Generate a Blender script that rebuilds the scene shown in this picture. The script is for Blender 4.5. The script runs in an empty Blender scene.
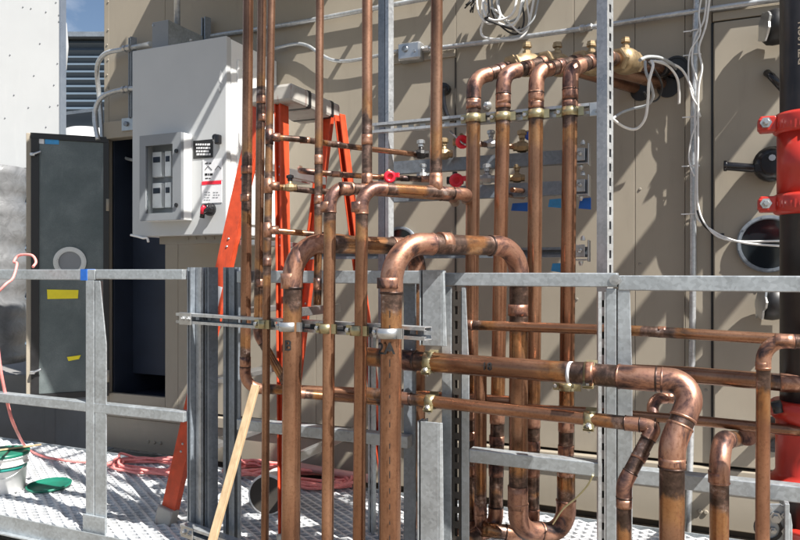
import bpy, math, random
from mathutils import Vector, Matrix
random.seed(7)
SC = bpy.context.scene
COL = SC.collection
TH = math.radians(23.63)
CT, ST = math.cos(TH), math.sin(TH)
F, CX, HY, EYE = 700.0, 400.0, 271.0, 1.15
YW = 3.5           # wall face (building frame: X along the wall, Y into it)
YR = 2.31          # guardrail line
V = Vector

# ------------------------------------------------------------------ surveying helpers
def D(px, py, d):
    a = (px - CX) / F; b = (HY - py) / F
    return V((d * (CT * a - ST), d * (ST * a + CT), EYE + d * b))
def PY(px, py, Y):
    a = (px - CX) / F
    return D(px, py, Y / (ST * a + CT))
def PZ(px, py, z):
    return D(px, py, (z - EYE) * F / (HY - py))
def WX(px, Y=YW):
    return PY(px, 0, Y).x
def WZ(px, py, Y=YW):
    return PY(px, py, Y).z

# ------------------------------------------------------------------ tagging
def tag(o, label=None, cat=None, group=None, kind=None):
    if label: o['label'] = label
    if cat: o['category'] = cat
    if group: o['group'] = group
    if kind: o['kind'] = kind
    return o
def empty(name, loc, label, cat, group=None):
    o = bpy.data.objects.new(name, None); COL.objects.link(o); o.location = loc
    o.empty_display_size = 0.05
    return tag(o, label, cat, group)

# ------------------------------------------------------------------ mesh builder
class MB:
    def __init__(s):
        s.v = []; s.f = []; s.sm = []; s.mi = []; s.heat = []; s.pc = []; s.calls = []
    def add(s, vs, fs, smooth=False, mi=0, heat=0.0, pcs=None):
        b = len(s.v); s.calls.append((b, len(s.f)))
        s.v += [V(p) for p in vs]
        if isinstance(heat, (list, tuple)): s.heat += list(heat)
        else: s.heat += [heat] * len(vs)
        s.pc += pcs if pcs else [tuple(p) for p in vs]
        for i, f in enumerate(fs):
            s.f.append([b + k for k in f])
            s.sm.append(smooth if isinstance(smooth, bool) else smooth[i]); s.mi.append(mi)
        return s
    def box(s, c, size, ax=None, mi=0):
        if ax is None: ax = (V((1, 0, 0)), V((0, 1, 0)), V((0, 0, 1)))
        c = V(c); h = [k / 2 for k in size]
        vs = [c + ax[0] * (i * h[0]) + ax[1] * (j * h[1]) + ax[2] * (k * h[2]) for k in (-1, 1) for j in (-1, 1) for i in (-1, 1)]
        fs = [(0, 2, 3, 1), (4, 5, 7, 6), (0, 1, 5, 4), (2, 6, 7, 3), (0, 4, 6, 2), (1, 3, 7, 5)]
        return s.add(vs, fs, False, mi)
    def mm(s, x0, x1, y0, y1, z0, z1, mi=0):
        return s.box(((x0 + x1) / 2, (y0 + y1) / 2, (z0 + z1) / 2), (abs(x1 - x0), abs(y1 - y0), abs(z1 - z0)), None, mi)
    def tube(s, pts, r, seg=20, caps=True, mi=0, heat=None, rfun=None, closed=False):
        pts = [V(p) for p in pts]; n = len(pts)
        fr = frames(pts, closed)
        vs = []; pcs = []; hs = []; L = 0
        for i, p in enumerate(pts):
            if i: L += (pts[i] - pts[i - 1]).length
            rr = rfun(i) if rfun else r
            for k in range(seg):
                a = 2 * math.pi * k / seg
                vs.append(p + fr[i][0] * (rr * math.cos(a)) + fr[i][1] * (rr * math.sin(a)))
                pcs.append((L, r * math.cos(a), r * math.sin(a)))
                hs.append(heat[i] if heat else 0.0)
        fs = []
        for i in range(n - 1 if not closed else n):
            j = (i + 1) % n
            for k in range(seg):
                fs.append((i * seg + k, i * seg + (k + 1) % seg, j * seg + (k + 1) % seg, j * seg + k))
        sm = [True] * len(fs)
        if caps and not closed:
            fs.append(tuple(reversed(range(seg)))); fs.append(tuple((n - 1) * seg + k for k in range(seg))); sm += [False, False]
        return s.add(vs, fs, sm, mi, hs, pcs)
    def cyl(s, p0, p1, r, seg=16, mi=0, r1=None):
        p0, p1 = V(p0), V(p1)
        return s.tube([p0, p1], r, seg, True, mi, None, (lambda i: r if i == 0 else r1) if r1 is not None else None)
    def lathe(s, origin, axis, prof, seg=20, mi=0, heat=0.0):
        # prof: list of (r, h) along the axis
        axis = V(axis).normalized(); u = perp(axis); w = axis.cross(u)
        o = V(origin); vs = []
        for r, h in prof:
            for k in range(seg):
                a = 2 * math.pi * k / seg
                vs.append(o + axis * h + u * (r * math.cos(a)) + w * (r * math.sin(a)))
        fs = []; sm = []
        for i in range(len(prof) - 1):
            for k in range(seg):
                fs.append((i * seg + k, i * seg + (k + 1) % seg, (i + 1) * seg + (k + 1) % seg, (i + 1) * seg + k))
                sm.append(seg > 8)
        fs.append(tuple(reversed(range(seg)))); fs.append(tuple((len(prof) - 1) * seg + k for k in range(seg))); sm += [False, False]
        return s.add(vs, fs, sm, mi, heat)
    def ring(s, c, axis, r0, r1, h, seg=28, mi=0):
        # flat annulus with thickness h along axis from c
        axis = V(axis).normalized(); u = perp(axis); w = axis.cross(u); c = V(c); vs = []
        for r, z in ((r0, 0), (r1, 0), (r1, h), (r0, h)):
            for k in range(seg):
                a = 2 * math.pi * k / seg
                vs.append(c + axis * z + u * (r * math.cos(a)) + w * (r * math.sin(a)))
        fs = []; sm = []
        for i in range(4):
            j = (i + 1) % 4
            for k in range(seg):
                fs.append((i * seg + k, i * seg + (k + 1) % seg, j * seg + (k + 1) % seg, j * seg + k)); sm.append(i in (1, 3))
        return s.add(vs, fs, sm, mi)
    def prism(s, poly, d, mi=0):
        # poly: list of 3-D points (planar), extruded by vector d
        n = len(poly); d = V(d); vs = [V(p) for p in poly] + [V(p) + d for p in poly]
        fs = [tuple(reversed(range(n))), tuple(range(n, 2 * n))] + [(i, (i + 1) % n, n + (i + 1) % n, n + i) for i in range(n)]
        return s.add(vs, fs, False, mi)
    def split(s, name, mat, parent=None, origin=None, bevel=0.0, per=1):
        # one object for every piece (or every PER pieces)
        out = []; ends = s.calls + [(len(s.v), len(s.f))]
        for i in range(0, len(s.calls), per):
            j = min(i + per, len(s.calls)); v0, f0 = ends[i]; v1, f1 = ends[j]; m = MB()
            m.v = s.v[v0:v1]; m.heat = s.heat[v0:v1]; m.pc = s.pc[v0:v1]; m.sm = s.sm[f0:f1]; m.mi = s.mi[f0:f1]
            m.f = [[k - v0 for k in f] for f in s.f[f0:f1]]
            out.append(m.build(name, mat, parent, origin, bevel))
        return out
    def build(s, name, mat, parent=None, origin=None, bevel=0.0):
        me = bpy.data.meshes.new(name)
        o0 = V(origin) if origin is not None else (parent_loc(parent) if parent is not None else V((0, 0, 0)))
        me.from_pydata([tuple(p - o0) for p in s.v], [], s.f)
        for p, sm, mi in zip(me.polygons, s.sm, s.mi): p.use_smooth = sm; p.material_index = mi
        a = me.attributes.new('scorch', 'FLOAT', 'POINT'); a.data.foreach_set('value', [float(h) for h in s.heat])
        a = me.attributes.new('pipe_co', 'FLOAT_VECTOR', 'POINT'); a.data.foreach_set('vector', [c for p in s.pc for c in p])
        for m in (mat if isinstance(mat, (list, tuple)) else [mat]): me.materials.append(m)
        me.validate(); me.update()
        import bmesh
        bm = bmesh.new(); bm.from_mesh(me); bmesh.ops.recalc_face_normals(bm, faces=bm.faces); bm.to_mesh(me); bm.free()
        o = bpy.data.objects.new(name, me); COL.objects.link(o)
        if parent is not None: o.parent = parent; o.location = o0 - parent_loc(parent)
        else: o.location = o0
        if bevel:
            b = o.modifiers.new('bevel', 'BEVEL'); b.width = bevel; b.segments = 2; b.limit_method = 'ANGLE'; b.angle_limit = math.radians(50)
            b.harden_normals = False
        return o
def parent_loc(o):
    l = V((0, 0, 0))
    while o is not None: l += o.location; o = o.parent
    return l
def perp(a):
    a = V(a); t = V((0, 0, 1)) if abs(a.z) < .9 else V((1, 0, 0))
    return a.cross(t).normalized()
def frames(pts, closed=False):
    n = len(pts); T = []
    for i in range(n):
        if closed: t = pts[(i + 1) % n] - pts[i - 1]
        elif i == 0: t = pts[1] - pts[0]
        elif i == n - 1: t = pts[-1] - pts[-2]
        else: t = (pts[i + 1] - pts[i]).normalized() + (pts[i] - pts[i - 1]).normalized()
        T.append(t.normalized() if t.length > 1e-9 else V((0, 0, 1)))
    u = perp(T[0]); out = []
    for i in range(n):
        u = u - T[i] * u.dot(T[i])
        u = u.normalized() if u.length > 1e-6 else perp(T[i])
        out.append((u.copy(), T[i].cross(u)))
    return out
def smooth_path(ctrl, n=8):
    P = [V(p) for p in ctrl]; P = [P[0] * 2 - P[1]] + P + [P[-1] * 2 - P[-2]]; out = []
    for i in range(1, len(P) - 2):
        for k in range(n):
            t = k / n; p0, p1, p2, p3 = P[i - 1], P[i], P[i + 1], P[i + 2]
            out.append(0.5 * (2 * p1 + (p2 - p0) * t + (2 * p0 - 5 * p1 + 4 * p2 - p3) * t * t + (3 * p1 - p0 - 3 * p2 + p3) * t ** 3))
    out.append(P[-2]); return out

# ------------------------------------------------------------------ materials
def mat_new(name):
    m = bpy.data.materials.new(name); m.use_nodes = True
    nt = m.node_tree; b = nt.nodes['Principled BSDF']
    return m, nt, b
def ramp(nt, fac, stops, interp='LINEAR'):
    r = nt.nodes.new('ShaderNodeValToRGB'); r.color_ramp.interpolation = interp
    while len(r.color_ramp.elements) < len(stops): r.color_ramp.elements.new(0.5)
    for e, (p, c) in zip(r.color_ramp.elements, stops):
        e.position = p; e.color = (*c, 1) if len(c) == 3 else c
    nt.links.new(fac, r.inputs[0]); return r.outputs[0]
def noise(nt, vec, scale, detail=4, rough=.55, dist=0):
    n = nt.nodes.new('ShaderNodeTexNoise'); n.inputs['Scale'].default_value = scale; n.inputs['Detail'].default_value = detail
    n.inputs['Roughness'].default_value = rough; n.inputs['Distortion'].default_value = dist
    if vec is not None: nt.links.new(vec, n.inputs['Vector'])
    return n.outputs['Fac']
def mapping(nt, vec, scale=(1, 1, 1), loc=(0, 0, 0)):
    m = nt.nodes.new('ShaderNodeMapping'); m.inputs['Scale'].default_value = scale; m.inputs['Location'].default_value = loc
    nt.links.new(vec, m.inputs['Vector']); return m.outputs[0]
def geo_pos(nt):
    return nt.nodes.new('ShaderNodeNewGeometry').outputs['Position']
def attr(nt, name, out):
    a = nt.nodes.new('ShaderNodeAttribute'); a.attribute_name = name; return a.outputs[out]
def mixc(nt, fac, a, b, mode='MIX'):
    m = nt.nodes.new('ShaderNodeMix'); m.data_type = 'RGBA'; m.blend_type = mode
    for k, v in ((0, fac), (6, a), (7, b)):
        if isinstance(v, (int, float)): m.inputs[k].default_value = v
        elif isinstance(v, tuple): m.inputs[k].default_value = (*v, 1) if len(v) == 3 else v
        else: nt.links.new(v, m.inputs[k])
    return m.outputs[2]
def mth(nt, op, a, b=0.0, clamp=False):
    m = nt.nodes.new('ShaderNodeMath'); m.operation = op; m.use_clamp = clamp
    for k, v in ((0, a), (1, b)):
        if isinstance(v, (int, float)): m.inputs[k].default_value = v
        else: nt.links.new(v, m.inputs[k])
    return m.outputs[0]
def bump(nt, b, h, strength=.2, dist=.01):
    n = nt.nodes.new('ShaderNodeBump'); n.inputs['Strength'].default_value = strength; n.inputs['Distance'].default_value = dist
    nt.links.new(h, n.inputs['Height']); nt.links.new(n.outputs[0], b.inputs['Normal'])
def oi_random(nt):
    return nt.nodes.new('ShaderNodeObjectInfo').outputs['Random']

def paint(name, col, rough=.5, var=.12, scale=6, metal=0.0, dirt=None, dirt_amt=.5, bmp=.0, spec=.5):
    m, nt, b = mat_new(name); p = geo_pos(nt)
    n1 = noise(nt, p, scale, 5, .6)
    lo = tuple(c * (1 - var) for c in col); hi = tuple(min(1, c * (1 + var)) for c in col)
    c = ramp(nt, n1, [(.3, lo), (.7, hi)])
    if dirt:
        n2 = noise(nt, mapping(nt, p, (1.6, 1.6, .22)), scale * 2.2, 8, .7)
        k = ramp(nt, n2, [(.56, (0, 0, 0)), (.72, (dirt_amt,) * 3)])
        c = mixc(nt, k, c, dirt)
    nt.links.new(c, b.inputs['Base Color'])
    b.inputs['Metallic'].default_value = metal; b.inputs['Specular IOR Level'].default_value = spec
    r = ramp(nt, n1, [(.25, (rough * .85,) * 3), (.75, (min(1, rough * 1.15),) * 3)])
    nt.links.new(r, b.inputs['Roughness'])
    if bmp: bump(nt, b, noise(nt, p, scale * 14, 3), bmp, .003)
    return m

def copper(name, warm=1.0, base_heat=0.0):
    m, nt, b = mat_new(name)
    pc = attr(nt, 'pipe_co', 'Vector'); h = attr(nt, 'scorch', 'Fac'); rnd = oi_random(nt)
    off = nt.nodes.new('ShaderNodeVectorMath'); off.operation = 'ADD'
    comb = nt.nodes.new('ShaderNodeCombineXYZ'); nt.links.new(mth(nt, 'MULTIPLY', rnd, 37.0), comb.inputs[0])
    nt.links.new(pc, off.inputs[0]); nt.links.new(comb.outputs[0], off.inputs[1])
    pv = off.outputs[0]
    streak = noise(nt, mapping(nt, pv, (2.6, 17, 17)), 1.0, 3, .5)
    blot = noise(nt, mapping(nt, pv, (7.5, 13, 13)), 1.0, 6, .6, .5)
    fine = noise(nt, pv, 120, 4, .6)
    straight = ramp(nt, streak, [(.30, (.165, .092, .06)), (.45, (.275, .152, .098)), (.55, (.335, .195, .128)), (.70, (.42, .26, .18))])
    cloud = ramp(nt, noise(nt, mapping(nt, pv, (5, 9, 9)), 1.0, 4, .6), [(.42, (0, 0, 0)), (.66, (1, 1, 1))])
    straight = mixc(nt, mth(nt, 'MULTIPLY', cloud, .65), straight, (.16, .088, .06))
    # per pipe tint: some lengths are browner, some redder
    tint = ramp(nt, rnd, [(0, (.96, .9, .84)), (.35, (1.1, 1.0, .9)), (.65, (1.1, .9, .8)), (1, (1.0, .99, .96))])
    straight = mixc(nt, 1.0, straight, tint, 'MULTIPLY')
    fitc = ramp(nt, blot, [(.34, (.05, .036, .036)), (.41, (.17, .095, .08)), (.465, (.38, .20, .14)), (.535, (.45, .25, .17)), (.58, (.33, .165, .105)), (.63, (.15, .085, .07)), (.69, (.045, .036, .038))])
    orange = ramp(nt, blot, [(.34, (.12, .07, .045)), (.45, (.37, .17, .068)), (.56, (.42, .225, .105)), (.66, (.32, .15, .08))])
    soot = ramp(nt, noise(nt, mapping(nt, pv, (30, 22, 22)), 1.0, 5, .65), [(.36, (.035, .03, .03)), (.5, (.085, .062, .056)), (.6, (.21, .135, .11)), (.7, (.42, .36, .33))])
    wob = mth(nt, 'MULTIPLY', mth(nt, 'SUBTRACT', blot, .5), .9)
    hh = mth(nt, 'ADD', h, wob)
    k_or = ramp(nt, hh, [(.18, (0, 0, 0)), (.42, (.85, .85, .85))])
    k_or = mth(nt, 'MULTIPLY', k_or, ramp(nt, h, [(.04, (0, 0, 0)), (.22, (1, 1, 1))]))
    k_soot = mth(nt, 'MULTIPLY', ramp(nt, hh, [(.66, (0, 0, 0)), (.78, (.9, .9, .9))]), ramp(nt, h, [(.5, (0, 0, 0)), (.62, (1, 1, 1))]))
    k_fit = ramp(nt, mth(nt, 'MULTIPLY', h, .5), [(.53, (0, 0, 0)), (.56, (1, 1, 1))])
    k_hot = mth(nt, 'MAXIMUM', k_soot, k_fit)
    c = mixc(nt, k_or, straight, orange)
    c = mixc(nt, k_soot, c, soot)
    c = mixc(nt, k_fit, c, fitc)
    spk = ramp(nt, fine, [(.3, (.55, .5, .48)), (.5, (1, 1, 1))])
    c = mixc(nt, .55, c, mixc(nt, 1.0, c, spk, 'MULTIPLY'))
    # black flux stain and pale solder smear round the joint ends (heat > 1)
    k_b = ramp(nt, h, [(.51, (0, 0, 0)), (.53, (1, 1, 1))])
    c = mixc(nt, ramp(nt, mth(nt, 'MULTIPLY', h, .5), [(.75, (0, 0, 0)), (.85, (.85, .85, .85))]), c, (.03, .026, .026))
    nt.links.new(c, b.inputs['Base Color'])
    b.inputs['Metallic'].default_value = .8
    r = mth(nt, 'ADD', mth(nt, 'MULTIPLY', k_hot, .15), ramp(nt, streak, [(.3, (.22,) * 3), (.7, (.34,) * 3)]))
    nt.links.new(r, b.inputs['Roughness'])
    bump(nt, b, fine, .12, .002)
    return m

def galv(name, base=.46, tint=(.92, 1.0, 1.05), metal=.55, rough=.42, grime=.0):
    m, nt, b = mat_new(name); p = geo_pos(nt)
    vo = nt.nodes.new('ShaderNodeTexVoronoi'); vo.inputs['Scale'].default_value = 95; nt.links.new(p, vo.inputs['Vector'])
    sp = nt.nodes.new('ShaderNodeSeparateColor'); nt.links.new(vo.outputs['Color'], sp.inputs[0])
    big = noise(nt, p, 7, 5, .6)
    k = mth(nt, 'ADD', mth(nt, 'MULTIPLY', sp.outputs[0], .22), mth(nt, 'MULTIPLY', big, .78))
    lo = tuple(base * .78 * t for t in tint); hi = tuple(min(1, base * 1.2 * t) for t in tint)
    c = ramp(nt, k, [(.3, lo), (.7, hi)])
    if grime:
        g = ramp(nt, noise(nt, mapping(nt, p, (1, 1, .4)), 15, 6, .7), [(.55, (0, 0, 0)), (.75, (grime,) * 3)])
        c = mixc(nt, g, c, (.12, .105, .09))
    nt.links.new(c, b.inputs['Base Color'])
    b.inputs['Metallic'].default_value = metal
    nt.links.new(ramp(nt, k, [(.3, (rough * .8,) * 3), (.7, (rough * 1.25,) * 3)]), b.inputs['Roughness'])
    return m

M = {}
M['copper'] = copper('copper_tube')
M['galv'] = galv('galvanised_steel', .43)
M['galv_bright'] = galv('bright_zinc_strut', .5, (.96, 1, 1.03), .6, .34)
M['galv_dark'] = galv('dark_and_shaded_zinc', .25, (.86, .98, 1.12), .5, .42, .3)  # dark zinc; also paints shade on some uprights and strut webs
M['deck'] = galv('deck_grating', .74, (.98, 1, 1.02), .25, .5, .15)
M['zinc_yellow'] = paint('yellow_zinc', (.40, .35, .21), .34, .2, 30, .8)
M['zinc'] = paint('zinc_plate', (.46, .47, .475), .32, .12, 30, .8)
M['brass'] = paint('brass', (.36, .27, .16), .5, .22, 45, .8, (.2, .13, .08), .5)
M['tan'] = paint('tan_panel_paint', (.292, .258, .204), .55, .045, 3.5, 0, (.215, .19, .152), .35)
M['tan_dark'] = paint('tan_base_paint', (.25, .228, .19), .6, .1, 5, 0, (.16, .14, .12), .6)
M['black'] = paint('black_rubber', (.012, .012, .013), .45, .2, 20)
M['black_gloss'] = paint('black_plastic', (.012, .012, .014), .22, .2, 20)
M['seam_and_shade'] = paint('dark_seam_and_shade', (.05, .043, .036), .8, .2, 20)  # dark seams; also painted shade in recessed and open struts
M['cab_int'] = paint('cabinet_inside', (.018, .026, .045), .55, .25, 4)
M['door_sheet'] = None
M['box_grey'] = paint('light_grey_enclosure', (.47, .485, .49), .42, .03, 5, 0, (.42, .42, .41), .18)
M['box_white'] = paint('white_enclosure', (.78, .79, .78), .4, .03, 5)
M['frame_grey'] = paint('grey_frame', (.22, .235, .25), .45, .06, 8)
M['white'] = paint('white_paint', (.5, .515, .52), .45, .035, 2.5, 0, (.6, .61, .6), .25)
M['white_plastic'] = paint('white_plastic', (.78, .78, .77), .35, .04, 20)
M['cable_white'] = paint('white_cable', (.72, .72, .70), .45, .08, 30)
M['cable_grey'] = paint('grey_cable', (.34, .36, .37), .45, .1, 30)
M['red_pipe'] = paint('red_enamel', (.43, .03, .02), .33, .1, 10, 0, (.30, .03, .025), .35)
M['iron_pipe'] = paint('black_iron', (.022, .020, .021), .36, .35, 12, .25, (.09, .055, .035), .5)
M['orange'] = paint('orange_fibreglass', (.56, .068, .022), .5, .2, 22, 0, (.26, .05, .035), .75)
M['ladder_red'] = paint('red_fibreglass', (.80, .115, .022), .42, .1, 12)
M['cap_white'] = paint('dusty_plastic', (.36, .345, .315), .65, .15, 9, 0, (.20, .085, .07), .9)
M['hose_pink'] = paint('pink_rope', (.80, .27, .25), .6, .15, 60)
M['green'] = paint('green_plastic', (.008, .13, .085), .4, .15, 14)
M['teal_label'] = paint('teal_label', (.02, .26, .22), .5, .1, 20)
M['wood'] = None
M['tape_yellow'] = paint('yellow_tape', (.85, .72, .02), .5, .05, 30)
M['tape_blue'] = paint('blue_tape', (.015, .12, .48), .6, .15, 30)
M['tape_blue_pale'] = paint('pale_blue_tape', (.05, .30, .62), .6, .15, 30)
M['red_plastic'] = paint('red_handle', (.75, .02, .045), .35, .1, 30)
M['blue_plastic'] = paint('blue_handle', (.02, .09, .5), .35, .1, 30)
M['label_white'] = paint('label_white', (.74, .75, .77), .5, .03, 40)
M['ink'] = paint('ink', (.006, .006, .007), .9, .1, 40)
M['letter_white'] = paint('stencil_white', (.42, .36, .28), .6, .25, 60)
M['foil'] = None
M['grey_base'] = paint('grey_base', (.20, .195, .19), .7, .12, 4, 0, (.11, .105, .1), .5)
M['alu'] = paint('aluminium', (.48, .49, .50), .3, .08, 15, .85)
M['roof_grey'] = paint('blue_grey_cladding', (.075, .105, .14), .5, .06, .6)
M['string'] = paint('yellow_string', (.62, .55, .30), .7, .1, 60)
M['orange_sticker'] = paint('orange_sticker', (.5, .10, .04), .5, .1, 40)

def special_mats():
    # scuffed galvanised sheet lining of the cabinet door
    m, nt, b = mat_new('door_sheet_metal'); p = geo_pos(nt)
    n1 = noise(nt, p, 5, 6, .65); n2 = noise(nt, mapping(nt, p, (30, 30, 3)), 1.0, 4, .6); n3 = noise(nt, p, 160, 2, .5)
    k = mth(nt, 'ADD', mth(nt, 'MULTIPLY', n1, .8), mth(nt, 'MULTIPLY', n3, .2))
    c = ramp(nt, k, [(.36, (.088, .112, .114)), (.5, (.112, .136, .138)), (.64, (.15, .176, .178))])
    sc = ramp(nt, n2, [(.66, (0, 0, 0)), (.74, (.35, .35, .35))])
    c = mixc(nt, sc, c, (.28, .31, .31))
    nt.links.new(c, b.inputs['Base Color']); b.inputs['Metallic'].default_value = .25; b.inputs['Roughness'].default_value = .5
    M['door_sheet'] = m
    m, nt, b = mat_new('pale_wood'); p = geo_pos(nt)
    n1 = noise(nt, mapping(nt, p, (70, 70, 4)), 1.0, 5, .6)
    nt.links.new(ramp(nt, n1, [(.3, (.36, .25, .14)), (.7, (.50, .38, .235))]), b.inputs['Base Color']); b.inputs['Roughness'].default_value = .65
    M['wood'] = m
    m, nt, b = mat_new('silver_foil'); p = geo_pos(nt)
    n1 = noise(nt, p, 9, 5, .6, 1.2)
    nt.links.new(ramp(nt, n1, [(.3, (.17, .175, .18)), (.7, (.27, .275, .285))]), b.inputs['Base Color'])
    b.inputs['Metallic'].default_value = .3; b.inputs['Roughness'].default_value = .38
    bump(nt, b, n1, .35, .02); M['foil'] = m
    m, nt, b = mat_new('clear_pane'); b.inputs['Base Color'].default_value = (.9, .93, .95, 1)
    b.inputs['Transmission Weight'].default_value = 1.0; b.inputs['Roughness'].default_value = .03; b.inputs['IOR'].default_value = 1.1
    M['pane'] = m
    m, nt, b = mat_new('dark_port_glass'); b.inputs['Base Color'].default_value = (.012, .016, .02, 1); b.inputs['Roughness'].default_value = .07
    M['port_glass'] = m
    m, nt, b = mat_new('gravel'); p = geo_pos(nt)
    vo = nt.nodes.new('ShaderNodeTexVoronoi'); vo.inputs['Scale'].default_value = 45; nt.links.new(p, vo.inputs['Vector'])
    sp = nt.nodes.new('ShaderNodeSeparateColor'); nt.links.new(vo.outputs['Color'], sp.inputs[0])
    n1 = noise(nt, p, 1.6, 5, .6)
    c = ramp(nt, sp.outputs[0], [(0, (.12, .10, .075)), (.5, (.20, .17, .13)), (1, (.30, .265, .215))])
    c = mixc(nt, .5, c, mixc(nt, 1.0, c, ramp(nt, n1, [(.3, (.5, .5, .5)), (.7, (1.2, 1.15, 1.1))]), 'MULTIPLY'))
    nt.links.new(c, b.inputs['Base Color']); b.inputs['Roughness'].default_value = .9
    bump(nt, b, vo.outputs['Distance'], .6, .02); M['gravel'] = m
special_mats()

# ------------------------------------------------------------------ pipes
def fillet(pts, rads):
    """rounded polyline -> list of (point, arc index or None) and the arcs"""
    pts = [V(p) for p in pts]; out = [pts[0]]; arcs = []
    for i in range(1, len(pts) - 1):
        a, c, b = pts[i - 1], pts[i], pts[i + 1]
        u = (a - c).normalized(); w = (b - c).normalized()
        ang = math.acos(max(-1, min(1, u.dot(w)))); turn = math.pi - ang
        r = rads[i - 1] if isinstance(rads, (list, tuple)) else rads
        if turn < .04: out.append(c); arcs.append(None); continue
        t = r * math.tan(turn / 2)
        lim = .47 * min((a - c).length, (b - c).length)
        if t > lim: t = lim; r = t / math.tan(turn / 2)
        cen = c + (u + w).normalized() * (r / math.cos(turn / 2))
        p0 = c + u * t; p1 = c + w * t; n = max(4, int(turn / .16)); arc = []
        e0 = (p0 - cen); ax = e0.cross(p1 - cen).normalized()
        for k in range(n + 1):
            arc.append(cen + Matrix.Rotation(turn * k / n, 3, ax) @ e0)
        out += arc; arcs.append((arc, -u, w))
    out.append(pts[-1]); return out, arcs
def densify(path, step=.03):
    out = [path[0]]
    for a, b in zip(path, path[1:]):
        n = max(1, int((b - a).length / step))
        for k in range(1, n + 1): out.append(a.lerp(b, k / n))
    return out

def copper_pipe(label, pts, dia, bend=None, couplings=(), group='copper pipe runs', reach=.16, tees=(), elbows=True, name='copper_pipe', caps=True, cat='pipe'):
    r = dia / 2
    if bend is None: bend = dia * 1.15
    path, arcs = fillet(pts, bend)
    joints = []
    for a in arcs:
        if a: joints += [a[0][0], a[0][-1], a[0][len(a[0]) // 2]]
    joints += [V(c[0]) for c in couplings] + [V(t[0]) for t in tees]
    dens = densify(path)
    def heat_at(p):
        d = min([(p - j).length for j in joints], default=9)
        return max(0.0, 1 - max(0.0, d - r * 1.1) / reach)
    mb = MB(); mb.tube(dens, r, 22, caps, 0, [heat_at(p) for p in dens])
    loc = V(pts[0]); o = mb.build(name, M['copper'], None, loc)
    tag(o, label, cat, group)
    if elbows:
        for a in arcs:
            if not a: continue
            arc, u, w = a; s = r * 1.1
            pp = [arc[0] - u * s, arc[0] - u * s * .98] + arc + [arc[-1] + w * s * .98, arc[-1] + w * s]
            m = MB(); n = len(pp)
            m.tube(pp, r * 1.075, 22, True, 0, [1.25] * n)
            for e, d in ((arc[0] - u * s, u), (arc[-1] + w * s, w)):
                m.tube([e - d * r * .14, e - d * r * .05, e + d * r * .05, e + d * r * .14], r, 22, True, 0, [random.choice((1.25, 1.9, 1.9))] * 4, lambda i: r * (1.02, 1.12, 1.12, 1.02)[i])
            m.build('elbow', M['copper'], o)
    for c in couplings:
        p, ax = V(c[0]), V(c[1]).normalized(); L = (c[2] if len(c) > 2 else 2.2) * r
        m = MB(); m.tube([p - ax * L / 2, p - ax * L / 6, p + ax * L / 6, p + ax * L / 2], r * 1.085, 22, True, 0, [1.25] * 4, lambda i: r * (1.085, 1.075, 1.075, 1.085)[i])
        m.build('coupling', M['copper'], o)
    for t in tees:
        p, ax, br = V(t[0]), V(t[1]).normalized(), V(t[2]).normalized(); r2 = t[3] / 2
        m = MB(); m.tube([p - ax * r * 1.9, p, p + ax * r * 1.9], r * 1.09, 22, True, 0, [1.25] * 3)
        m.tube([p, p + br * (r * 1.1 + r2 * 1.6)], r2 * 1.12, 22, True, 0, [1.25] * 2)
        m.build('tee', M['copper'], o)
    return o

def clamp(label, p, ax, r, toward, mat='zinc_yellow', ears=True, group='pipe clamps on the strut'):
    """two half bands round a pipe, an ear each side and a bolt; toward = direction of the viewer side"""
    p = V(p); ax = V(ax).normalized(); f = V(toward); f = (f - ax * f.dot(ax)).normalized(); s = ax.cross(f).normalized()
    if s.x > 0: s = -s
    root = empty('pipe_clamp', p, label, 'clamp', group)
    mb = MB()
    seg = 26; w = .016; th = .0028
    for h in (0, 1):
        vs = []
        a0 = math.radians(6) + h * math.pi; a1 = math.pi - math.radians(6) + h * math.pi
        for k in range(seg + 1):
            a = a0 + (a1 - a0) * k / seg
            d = s * math.cos(a) + f * math.sin(a)
            for rr in (r + .001, r + .001 + th):
                for z in (-w, w): vs.append(p + d * rr + ax * z)
        fs = []
        for k in range(seg):
            b = k * 4; c = b + 4
            fs += [(b, b + 1, c + 1, c), (b + 2, c + 2, c + 3, b + 3), (b, c, c + 2, b + 2), (b + 1, b + 3, c + 3, c + 1)]
        fs += [(0, 2, 3, 1), (seg * 4, seg * 4 + 1, seg * 4 + 3, seg * 4 + 2)]
        mb.add(vs, fs, True)
        for sg in (-1, 1):
            mb.box(p + s * sg * (r + .011) + f * (.0035 if h == 0 else -.0035), (.024, .003, 2 * w), (s, f, ax))
    mb.build('band', M[mat], root)
    b = MB(); q = p + s * (r + .014)
    b.lathe(q - f * .02, f, [(.004, 0), (.004, .026), (.0085, .026), (.0085, .034), (.005, .036)], 6)
    b.lathe(q - s * .002 - f * .012, f, [(.009, 0), (.009, .006)], 6)
    b.build('bolt', M['zinc'], root)
    return root

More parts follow.
